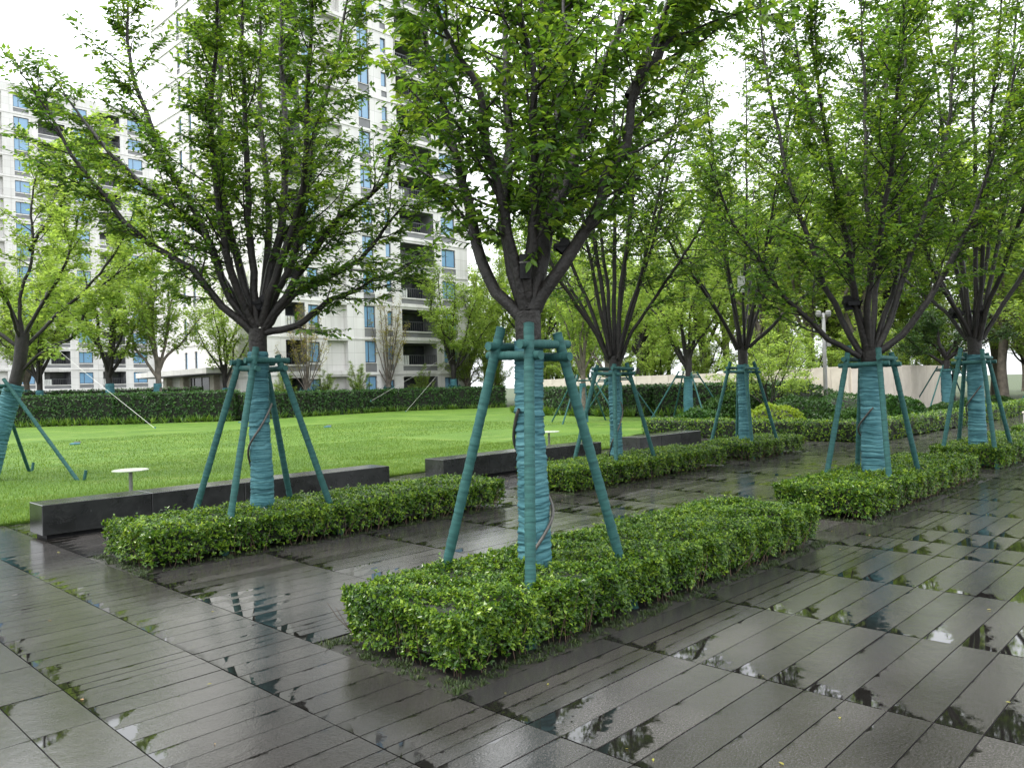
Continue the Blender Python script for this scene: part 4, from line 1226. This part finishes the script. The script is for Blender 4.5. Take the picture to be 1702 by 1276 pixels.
SH = [((23.1, 11.1, 0), 0.95, 0.72, "bright lime clipped ball shrub near the low hedge corner", 'leaf_lime', 0.06),
      ((25.6, 11.4, 0), 1.25, 0.85, "dark spreading shrub in the garden, right of the lime ball", 'leaf_dark', 0.09),
      ((28.8, 12.8, 0), 1.7, 1.25, "largest dark domed shrub left of the lamp post", 'leaf_dark', 0.09),
      ((26.6, 10.2, 0), 1.3, 0.95, "smooth dark domed shrub in front of the lamp post", 'leaf_hedge', 0.06),
      ((29.6, 9.6, 0), 0.95, 0.75, "soft green feathery shrub right of the lamp post", 'leaf_hedge', 0.10),
      ((27.2, 14.6, 0), 1.1, 1.0, "dark ragged shrub behind the lime ball", 'leaf_dark', 0.11),
      ((24.3, 9.0, 0), 0.8, 0.5, "low broad-leaved shrub behind the low hedge", 'leaf_dark', 0.12),
      ((22.6, 13.4, 0), 0.8, 0.6, "low green shrub at the lawn corner by the third bench", 'leaf_hedge', 0.09)]
for i, (lc_, rx, rz_, lab, mt, lf) in enumerate(SH):
    ball_shrub(lc_, rx, rz_, lab, mt, 80 + i, lf, lumpy=0.05 if 'smooth' in lab else 0.12)
for i, (x, y, s) in enumerate([(37.0, 9.0, 0.75), (38.8, 9.2, 0.6), (42.5, 9.2, 0.7), (34.5, 9.3, 0.6)]):
    ball_shrub((x, y, 0), s, s * 0.65, ["low dark shrub left of the evergreen's stakes", "low dark shrub under the evergreen", "low dark shrub right of the evergreen's stakes", "low dark shrub against the beige wall behind the nearer right tree"][i], 'leaf_dark', 95 + i, 0.10, 1200)
# light maple with many thin stems over the shrubs
lb = spread_limbs(58, 13, 0.35, 3.4, 2.3, 0.12)
w, l = grow(58, lb, [(0, 0, -0.1), (0, 0, 0.1), (0, 0, 0.3), (0, 0, 0.45)], 0.07, limb_r=0.022, s0=0.4, sec_gap=0.18, sec_len=0.9, sec_ang=(30, 65), twigs=7, twig_len=(0.1, 0.3), leaves=9, leaf=0.10, leaf_w=0.6, sec_up=0.02, shoots=10, tip_cloud=0.05)
bg_tree("maple_shrub", (26.9, 13.0, 0), "pale green many-stemmed maple above the domed shrubs", w.mesh("trunk", M['bark'], smooth=True), l.mesh("crown", M['leaf_yellow']), 0.4, 1.0, 1.0, group="shrubs in the garden before the beige wall", cat="shrub")
for i, (x, y, k, s, lab) in enumerate([(35.6, 51.0, 'mid', 0.40, "slender pale shrub before the building wall, between the two bare trees"),
                                      (29.8, 52.0, 'spread', 0.34, "loose yellowish shrub behind the hedge at left of the bare tree"),
                                      (33.2, 51.8, 'spread', 0.36, "loose yellowish shrub behind the hedge at right of the bare tree"),
                                      (42.2, 51.2, 'mid', 0.36, "loose green shrub behind the hedge under the yellow-budded tree")]):
    wd, lvm = PR[(k, i % 2)]
    bg_tree("loose_shrub", (x, y, 0), lab, wd, lvm, i * 1.7, s, s * 1.0, group="shrubs before the white building", cat="shrub")

# ------------------------------------------------------------------ grass blades over the near lawn
rng = np.random.default_rng(77)
def blades(n, x0, x1, y0, y1, h, w):
    P = np.c_[rng.uniform(x0, x1, n), rng.uniform(y0, y1, n), np.full(n, 0.025)]
    az = rng.random(n) * 6.283
    el = rng.uniform(0.75, 1.5, n)
    D = np.c_[np.cos(az) * np.cos(el), np.sin(az) * np.cos(el), np.sin(el)]
    S = np.c_[-np.sin(az), np.cos(az), np.zeros(n)]
    L = (h * rng.uniform(0.5, 1.2, n))[:, None]
    V = np.stack([P - S * w, P + S * w, P + D * L], 1).reshape(-1, 3)
    return V, np.arange(n * 3).reshape(-1, 3), np.repeat(rng.beta(2, 2, n), 3)
gb = MB()
gb.add(*blades(45000, 1.5, 10.5, 11.85, 14.5, 0.055, 0.003))
gb.add(*blades(45000, 2.0, 16, 14.5, 21, 0.055, 0.005))
gb.add(*blades(24000, 10.5, 19.6, 11.9, 16, 0.055, 0.005))
gb.add(*blades(30000, 4, 26, 21, 34, 0.06, 0.010))
tag(link("lawn_grass", gb.mesh("lawn_grass", M['blade'])), "short bright green grass covering the lawn behind the benches", "grass", kind="stuff")
tf = MB()
for y in (11.84,):
    tf.add(*blades(9000, 1.5, 19.6, 11.80, 11.93, 0.085, 0.0035))
tag(link("lawn_edge_grass", tf.mesh("lawn_edge_grass", M['blade'])), "longer grass overhanging the lawn's near edge", "grass", kind="stuff")

n = 130
P = np.c_[rng.uniform(0.8, 15, n), rng.uniform(0.8, 11, n), np.full(n, 0.004)]
az = rng.random(n) * 6.283
D = np.c_[np.cos(az), np.sin(az), rng.uniform(-0.02, 0.08, n)]
N = norm(np.array([0, 0, 1.0]) + rng.normal(0, 0.12, (n, 3)))
L = rng.uniform(0.012, 0.034, n)
tag(link("fallen_leaves", MB().add(*leaf_blades(P, D, N, L, L * 0.5, rng.random(n), True)).mesh("fallen_leaves", M['leaf_sparse'])), "tiny yellowish fallen leaves scattered over the wet paving", "leaves", kind="stuff")

# ------------------------------------------------------------------ benches, tables
def bench(x0, x1, label, joints):
    root = tag(empty("stone_bench", (x0, 10.2, 0)), label, "bench", "black stone benches along the lawn")
    L, W, H = x1 - x0, 0.5, 0.40
    xs = [0] + [j - x0 for j in joints] + [L]
    for a, b in zip(xs[:-1], xs[1:]):
        mb = MB().bevel_box(((a + b) / 2, W / 2, (H + 0.05) / 2), (b - a - 0.006, W, H - 0.05), 0.006)
        link("stone_block", mb.mesh("stone_block", M['marble']), root)
    link("plinth", MB().box((L / 2, W / 2, 0.025), (L - 0.12, W - 0.12, 0.05)).mesh("plinth", M['black']), root)
bench(2.71, 7.68, "longest black marble bench at left, behind the low hedge", [3.95, 5.2, 6.45])
bench(8.82, 13.25, "middle black marble bench, seen left and right of the nearest tree", [9.93, 11.04, 12.14])
bench(14.66, 17.3, "third black marble bench, farthest right, beside the short hedge", [15.54, 16.42])

def table(loc, label):
    root = tag(empty("side_table", loc), label, "table", "round side tables on the lawn")
    link("table_top", MB().lathe([(0.001, 0.50), (0.245, 0.50), (0.26, 0.495), (0.26, 0.483), (0.25, 0.478), (0.001, 0.478)][::-1], 40).mesh("table_top", M['pale_table']), root)
    link("stem", MB().lathe([(0.028, 0.0), (0.028, 0.479)], 16).mesh("stem", M['grey_metal'], smooth=True), root)
    link("foot_plate", MB().lathe([(0.15, 0.0), (0.15, 0.012), (0.001, 0.014)], 24).mesh("foot_plate", M['grey_metal']), root)
table((4.55, 12.55, 0.02), "small round pale table on the lawn behind the longest bench")
table((14.24, 12.55, 0.02), "small round pale table on the lawn behind the middle bench")

# ------------------------------------------------------------------ lamp post, wall, bollard, fixtures
root = tag(empty("lamp_post", (28.7, 11.7, 0)), "tall grey lamp post with small twin heads in the shrub garden", "lamp post")
link("base", MB().lathe([(0.20, 0.0), (0.20, 0.28), (0.17, 0.34), (0.09, 0.36)], 20).mesh("base", M['concrete']), root)
link("pole", MB().lathe([(0.075, 0.3), (0.070, 2.4), (0.06, 4.0), (0.001, 4.02)], 16).mesh("pole", M['grey_metal'], smooth=True), root)
for s in (-1, 1):
    hd = link("lamp_head", MB().lathe([(0.001, 0), (0.07, 0.02), (0.10, 0.10), (0.10, 0.2), (0.06, 0.24), (0.001, 0.25)], 16, (s * 0.13, -s * 0.13, 3.86)).mesh("lamp_head", M['grey_metal']), root)
link("arm", MB().tube([(-0.16, 0.16, 3.95), (0.16, -0.16, 3.95)], 0.022, 8).mesh("arm", M['grey_metal']), root)
link("junction_box", MB().bevel_box((0.11, -0.11, 2.95), (0.16, 0.16, 0.34), 0.02).mesh("junction_box", M['grey_metal']), root)

WALL = [(43.2, 40.0), (43.2, 25.2), (42.6, 22.2), (40.6, 19.4), (38.2, 16.8), (36.2, 14.4), (35.6, 13.4), (36.4, 12.7), (38.0, 12.45), (40.2, 12.4), (43.0, 12.5), (48.0, 12.9)]
wroot = tag(empty("garden_wall", (36, 13, 0)), "beige panelled garden wall behind the shrubs and right-hand trees", "wall")
WH = 2.12
for a, b in zip(WALL[:-1], WALL[1:]):
    a, b = np.array(a), np.array(b)
    L = np.linalg.norm(b - a)
    k = max(1, round(L / 1.25))
    for i in range(k):
        p, q = a + (b - a) * i / k, a + (b - a) * (i + 1) / k
        d = (q - p) / np.linalg.norm(q - p)
        mb = MB().bevel_box((0, 0, WH / 2), (np.linalg.norm(q - p) - 0.02, 0.22, WH), 0.008)
        o = link("wall_panel", mb.mesh("wall_panel", M['stone_wall']), wroot)
        c = (p + q) / 2
        o.location = (c[0] - 36, c[1] - 13, 0)
        o.rotation_euler = (0, 0, math.atan2(d[1], d[0]))
# dark lettering and its underline on the wall panel
fc = bpy.data.curves.new("lettering", 'FONT')
fc.body = "\u9ad8\u6807\u53f7"
fc.size = 0.24
fc.extrude = 0.006
fc.align_x = 'CENTER'
fc.materials.append(M['black'])
lt_ = bpy.data.objects.new("lettering", fc)
col.objects.link(lt_)
dg = bpy.context.evaluated_depsgraph_get()
me = bpy.data.meshes.new_from_object(lt_.evaluated_get(dg))
bpy.data.objects.remove(lt_)
LX, LY = 36.75, 14.85
wang = math.atan2(14.4 - 16.8, 36.2 - 38.2)
nrm = np.array([math.sin(wang), -math.cos(wang)])
if nrm @ np.array([-LX, -LY]) < 0:
    nrm = -nrm
lo = link("lettering", me, wroot, (LX - 36 + nrm[0] * 0.13, LY - 13 + nrm[1] * 0.13, 1.22))
lo.rotation_euler = (math.pi / 2, 0, math.atan2(nrm[1], nrm[0]) + math.pi / 2)
ul = link("underline", MB().box((0, 0, 0), (0.75, 0.02, 0.03)).mesh("underline", M['black']), wroot, (LX - 36 + nrm[0] * 0.125, LY - 13 + nrm[1] * 0.125, 1.14))
ul.rotation_euler = (0, 0, wang)

root = tag(empty("stone_bollard", (25.9, 4.75, 0)), "square pale stone bollard at the right edge of the path", "bollard")
link("post", MB().bevel_box((0, 0, 0.24), (0.42, 0.42, 0.48), 0.02).mesh("post", M['concrete']), root)
link("cap", MB().bevel_box((0, 0, 0.50), (0.46, 0.46, 0.05), 0.012).mesh("cap", M['stone_wall']), root)

def spotlight(loc, rz, label, s=1.0, tilt=0.7):
    root = tag(empty("spotlight", loc, rz), label, "spotlight", "small lamps strapped in the trees")
    root.scale = (s, s, s)
    h = link("housing", MB().bevel_box((0, 0, 0), (0.16, 0.10, 0.14), 0.012).mesh("housing", M['black']), root)
    h.rotation_euler = (tilt, 0, 0)
    link("bracket", MB().box((0, 0.09, -0.02), (0.12, 0.025, 0.04)).box((-0.09, 0.03, 0), (0.012, 0.13, 0.03)).box((0.09, 0.03, 0), (0.012, 0.13, 0.03)).mesh("bracket", M['black']), root)
    link("lens", MB().box((0, -0.052, 0), (0.13, 0.006, 0.11)).mesh("lens", M['dark_frame']), h)
spotlight((4.30, 3.60, 2.60), 0.7, "black spotlight strapped to the nearest tree's right limb", 0.7)
spotlight((10.62, 3.95, 2.60), 2.2, "black spotlight among the lower limbs of the nearer right tree", 1.2)
spotlight((15.45, 3.95, 2.70), 2.4, "black spotlight left of the trunk fork at the right edge", 1.2)
spotlight((15.75, 3.62, 2.72), 1.2, "black spotlight against the middle limb at the right edge", 1.2)
spotlight((4.38, 8.02, 2.62), 0.3, "dark spotlight in the fork of the wide bench-side tree", 1.0)
root = tag(empty("sleeve_can", (4.04, 3.74, 2.36)), "dark ribbed can fixed in the fork of the nearest tree", "can")
link("body", MB().lathe([(0.001, 0), (0.045, 0.0), (0.048, 0.05), (0.046, 0.055), (0.048, 0.1), (0.046, 0.105), (0.048, 0.19), (0.001, 0.195)], 18).mesh("body", M['black'], smooth=False), root).scale = (0.8, 0.8, 0.9)
link("band", MB().lathe([(0.0405, 0.108), (0.0405, 0.12)], 18).mesh("band", M['hose']), root)
root = tag(empty("trunk_card", (15.42, 8.02, 3.66)), "white paper card hanging on the trunk over the short hedge", "card")
link("sheet", MB().bevel_box((0, 0, 0), (0.15, 0.012, 0.34), 0.003).mesh("sheet", M['white_card']), root).rotation_euler = (0.05, 0.03, 0.75 - math.pi / 2)
link("string", MB().tube([(0, 0, 0.16), (0.03, 0.02, 0.3)], 0.004, 5).mesh("string", M['wire']), root)
root = tag(empty("drip_bag", (3.62, 4.02, 4.02)), "clear plastic feeding bag hanging high on the nearest tree's left limb", "bag")
link("bag", MB().lathe([(0.001, -0.12), (0.012, -0.1), (0.03, -0.04), (0.034, 0.06), (0.022, 0.12), (0.001, 0.125)], 12).mesh("bag", M['white_card'], smooth=True), root).scale = (1, 0.45, 1)
link("clip", MB().box((0, 0, -0.135), (0.02, 0.02, 0.05)).mesh("clip", M['wrap_green']), root)

def wire(a, b, label, r=0.007):
    root = tag(empty("guy_wire", a), label, "wire", "guy wires staying the trees")
    d = np.array(b) - np.array(a)
    link("cable", MB().tube([(0, 0, 0), tuple(d * 0.5 + (0, 0, -0.05)), tuple(d)], r, 5).mesh("cable", M['wire']), root)
    link("anchor", MB().lathe([(0.001, -0.05), (0.035, -0.05), (0.03, 0.09), (0.001, 0.1)], 8).mesh("anchor", M['wrap_blue']), root)
wire((16.2, 41.2, 0.03), (16.3, 60.9, 6.2), "pale guy wire slanting down onto the lawn at left", 0.008)
wire((36.4, 46.2, 0.03), (43.4, 48.5, 4.4), "pale guy wire left of the far lawn tree, the nearer one")
wire((34.8, 48.3, 0.9), (43.3, 48.7, 4.6), "pale guy wire left of the far lawn tree, the higher one")
def lawn_peg(loc, label):
    root = tag(empty("lawn_valve", loc), label, "valve box", "small fittings set in the lawn")
    link("lid", MB().lathe([(0.17, 0.0), (0.17, 0.05), (0.14, 0.07), (0.001, 0.075)], 16).mesh("lid", M['wrap_blue']), root)
    link("handle", MB().box((0.08, 0, 0.09), (0.22, 0.05, 0.05)).mesh("handle", M['grey_metal']), root)
lawn_peg((9.2, 30.5, 0.02), "small teal lid lying on the lawn right of the leaning tree's stakes")
lawn_peg((19.9, 31.0, 0.02), "small grey lid lying in the middle of the lawn")
lawn_peg((21.7, 42.8, 0.02), "small pale lid at the lawn's far edge by the hedge")

# ------------------------------------------------------------------ buildings
def window_parts(w, h, mull=1, key=None, cache={}):
    k = (round(w, 2), round(h, 2), mull)
    if k not in cache:
        f = MB()
        t = 0.07
        f.box((0, 0, t / 2), (w, 0.08, t)).box((0, 0, h - t / 2), (w, 0.08, t))
        f.box((-w / 2 + t / 2, 0, h / 2), (t, 0.079, h - 2 * t)).box((w / 2 - t / 2, 0, h / 2), (t, 0.079, h - 2 * t))
        for i in range(mull):
            f.box((-w / 2 + w * (i + 1) / (mull + 1) * (1 if mull > 1 else 0.7), 0, h / 2), (0.05, 0.078, h - 2 * t))
        g = MB().box((0, 0.01, h / 2), (w - 2 * t + 0.01, 0.02, h - 2 * t + 0.01))
        cache[k] = (f.mesh("window", M['dark_frame']), g.mesh("pane", M['glass']))
    return cache[k]

def rail_mesh(w, cache={}):
    k = round(w, 2)
    if k not in cache:
        f = MB().box((0, 0, 1.02), (w, 0.06, 0.06)).box((0, 0, 0.06), (w, 0.05, 0.05))
        n = int(w / 0.22)
        for i in range(n + 1):
            f.box((-w / 2 + w * i / n, 0, 0.54), (0.03, 0.03, 0.92))
        cache[k] = f.mesh("railing", M['dark_frame'])
    return cache[k]

def door_mesh(w, h, cache={}):
    k = (round(w, 2), round(h, 2))
    if k not in cache:
        cache[k] = MB().box((0, 0, h / 2), (w, 0.03, h)).mesh("balcony_door", M['room_dark'])
    return cache[k]

AC = MB().bevel_box((0, 0, 0.4), (0.95, 0.38, 0.8), 0.03).mesh("air_conditioner", M['white_card'])
SPD = {}

def facade(root, wall, o, u, n, bays, floors, fh, z0, rng):
    """bays: (width, type). The wall cells, reveals and recesses go into one wall part, every window, door, rail and panel is a part of its own"""
    o, u, n = np.array(o, float), np.array(u, float), np.array(n, float)
    rz = math.atan2(u[1], u[0])
    Z = np.array([0, 0, 1.0])
    def P(x, z, d=0.0):
        return o + u * x + Z * z - n * d
    def q(x0, x1, za, zb, d=0.0, mi=0):
        wall.quad(P(x0, za, d), P(x1, za, d), P(x1, zb, d), P(x0, zb, d), mi)
    def hole(x0, x1, za, zb, d, mi=0, back=True):
        wall.quad(P(x0, za), P(x0, za, d), P(x0, zb, d), P(x0, zb), mi)
        wall.quad(P(x1, za, d), P(x1, za), P(x1, zb), P(x1, zb, d), mi)
        wall.quad(P(x0, za), P(x1, za), P(x1, za, d), P(x0, za, d), mi)
        wall.quad(P(x0, zb, d), P(x1, zb, d), P(x1, zb), P(x0, zb), mi)
        if back:
            q(x0, x1, za, zb, d, mi)
    def put(name, me, x, z, d, sub=None):
        c = P(x, z, d) - np.array(root.location)
        ob = link(name, me, root, tuple(c), rz)
        if sub:
            link(sub[0], sub[1], ob)
        return ob
    x = 0.0
    for (w, t) in bays:
        for fl in range(floors):
            b = z0 + fl * fh
            if t == 'w':
                q(x, x + w, b, b + fh)
                continue
            if t in ('win', 'strip', 'slit', 'small'):
                m, za, zb, mull = {'win': (0.18, 0.75, 2.35, 1), 'strip': (0.02, 0.75, 2.55, 1), 'slit': (0.1, 0.55, 2.15, 0), 'small': (0.1, 1.0, 2.2, 0)}[t]
                x0, x1 = x + m, x + w - m
                sp0, sp1 = (0.12, 0.62) if t != 'strip' else (-0.0, 0.7)
                q(x, x0, b, b + fh)
                q(x1, x + w, b, b + fh)
                q(x0, x1, b + zb, b + fh)
                q(x0, x1, b + sp1, b + za)
                if sp0 > 0:
                    q(x0, x1, b, b + sp0)
                hole(x0, x1, b + za, b + zb, 0.22)
                hole(x0, x1, b + sp0, b + sp1, 0.06, 1)
                wm = window_parts(x1 - x0 - 0.01, zb - za - 0.01, mull)
                put("window", wm[0], (x0 + x1) / 2, b + za + 0.005, 0.14, ("pane", wm[1]))
                continue
            if t == 'balc':
                m = 0.12
                x0, x1 = x + m, x + w - m
                q(x, x0, b, b + fh)
                q(x1, x + w, b, b + fh)
                q(x0, x1, b, b + 0.10)
                q(x0, x1, b + 0.50, b + 0.62)
                q(x0, x1, b + 2.45, b + fh)
                hole(x0, x1, b + 0.10, b + 0.50, 0.06, 1)
                hole(x0, x1, b + 0.62, b + 2.45, 1.7, 1)  # recess walls take the dark grey too: balcony shade put into their colour
                put("railing", rail_mesh(x1 - x0 - 0.02), (x0 + x1) / 2, b + 0.40, 0.09)
                put("balcony_door", door_mesh((x1 - x0) * 0.62, 1.7), x0 + (x1 - x0) * 0.66, b + 0.63, 1.66)
                if rng.random() < 0.6:
                    put("air_conditioner", AC, x0 + 0.62, b + 0.64, 0.75)
                continue
            if t == 'grey':
                q(x, x + w, b + fh - 0.35, b + fh)
                q(x, x + w, b, b + 0.12)
                hole(x, x + w, b + 0.12, b + fh - 0.35, 0.5, 0)
        x += w
    # floor bands stand a little proud of the wall
    for fl in range(1, floors + 1):
        c = P(x / 2, z0 + fl * fh - 0.16) + n * 0.03
        s = np.abs(u) * x + np.abs(n) * 0.06 + Z * 0.10
        wall.box(c, s)
    return x

brng = np.random.default_rng(90)
FH, Z0 = 2.85, 0.35
# white apartment block: corner at (28.6, 52.5)
bx, by = 28.6, 52.5
root = tag(empty("apartment_block", (bx, by, 0)), "white stone-clad apartment block with balconies and blue windows behind the lawn", "building")
wall = MB()
fl = 14
LW = facade(root, wall, (bx, by, 0), (1, 0, 0), (0, -1, 0),
            [(1.6, 'w'), (1.9, 'balc'), (1.3, 'win'), (0.5, 'w'), (1.9, 'grey'), (1.6, 'w'), (1.15, 'strip'), (1.1, 'w'), (0.75, 'small'), (0.75, 'w'), (4.0, 'balc'), (0.55, 'w'), (2.0, 'win'), (1.3, 'w')], fl, FH, Z0, brng)
LS = facade(root, wall, (bx, by + 18.9, 0), (0, -1, 0), (-1, 0, 0),
            [(5.2, 'w'), (0.75, 'slit'), (1.2, 'w'), (0.7, 'slit'), (11.05, 'w')], fl, FH, Z0, brng)
top = Z0 + fl * FH
wall.quad((bx, by, top), (bx + LW, by, top), (bx + LW, by + 18.9, top), (bx, by + 18.9, top))
wall.quad((bx + LW, by, 0), (bx + LW, by + 18.9, 0), (bx + LW, by + 18.9, top), (bx + LW, by, top))
wall.quad((bx + LW, by + 18.9, 0), (bx, by + 18.9, 0), (bx, by + 18.9, top), (bx + LW, by + 18.9, top))
wall.quad((bx, by, -0.05), (bx + LW, by, -0.05), (bx + LW, by, Z0), (bx, by, Z0))
wall.quad((bx, by + 18.9, -0.05), (bx, by, -0.05), (bx, by, Z0), (bx, by + 18.9, Z0))
for v in wall.v:
    v -= np.array([bx, by, 0])
link("wall", wall.mesh("wall", [M['white_stone'], M['grey_panel']]), root)
link("parapet", MB().box((LW / 2, 0.15, top + 0.5), (LW, 0.3, 1.0)).box((0.15, 9.6, top + 0.5), (0.3, 18.6, 1.0)).mesh("parapet", M['white_stone']), root)
# entrance on the side facing the lawn's left end
can = link("entrance_canopy", MB().box((-1.2, 11.2, 3.55), (2.4, 13.6, 0.42)).mesh("entrance_canopy", M['white_stone']), root)
link("soffit", MB().box((-1.2, 11.2, 3.30), (2.3, 13.4, 0.06)).mesh("soffit", M['dark_frame']), can)
ent = link("entrance_door", MB().box((-0.06, 10.2, 1.6), (0.1, 4.2, 3.1)).mesh("entrance_door", M['room_dark']), root)
for yy in (8.8, 10.2, 11.6):
    link("door_frame", MB().box((-0.13, yy, 1.6), (0.05, 0.08, 3.1)).mesh("door_frame", M['grey_metal']), ent)
for yy in (5.2, 7.6, 13.2, 16.6):
    link("canopy_pier", MB().box((-0.25, yy, 1.65), (0.5, 0.7, 3.28)).mesh("canopy_pier", M['stone_wall']), root)

# second block, farther off at left
def far_block(bx, by, label, bays, fl, depth, fh=2.9):
    root = tag(empty("apartment_block", (bx, by, 0)), label, "building")
    wall = MB()
    L = facade(root, wall, (bx, by, 0), (1, 0, 0), (0, -1, 0), bays, fl, fh, 0.3, brng)
    top = 0.3 + fl * fh
    wall.quad((bx, by, top), (bx + L, by, top), (bx + L, by + depth, top), (bx, by + depth, top))
    wall.quad((bx, by + depth, -.05), (bx, by, -.05), (bx, by, top), (bx, by + depth, top))
    wall.quad((bx + L, by, -.05), (bx + L, by + depth, -.05), (bx + L, by + depth, top), (bx + L, by, top))
    for v in wall.v:
        v -= np.array([bx, by, 0])
    link("wall", wall.mesh("wall", [M['white_stone'], M['grey_panel']]), root)
    link("parapet", MB().box((L / 2, 0.2, top + 0.5), (L, 0.4, 1.0)).mesh("parapet", M['white_stone']), root)
    return root
far_block(14.0, 121.5, "second white apartment block farther off at the left edge", [(1.5, 'w'), (2.2, 'win'), (0.8, 'w'), (3.4, 'balc'), (0.8, 'w'), (2.2, 'win'), (1.0, 'w'), (1.6, 'strip'), (1.2, 'grey'), (1.2, 'w'), (2.2, 'win'), (0.8, 'w'), (3.6, 'balc'), (0.8, 'w'), (2.2, 'win'), (1.0, 'w'), (3.4, 'balc'), (0.8, 'w'), (2.4, 'win'), (1.4, 'w')], 15, 16)
far_block(66.0, 84.0, "pale low block glimpsed between trees right of the nearest trunk", [(1.5, 'w'), (2.2, 'win'), (0.8, 'w'), (3.4, 'balc'), (0.8, 'w'), (2.2, 'win'), (1.5, 'w')], 7, 14)
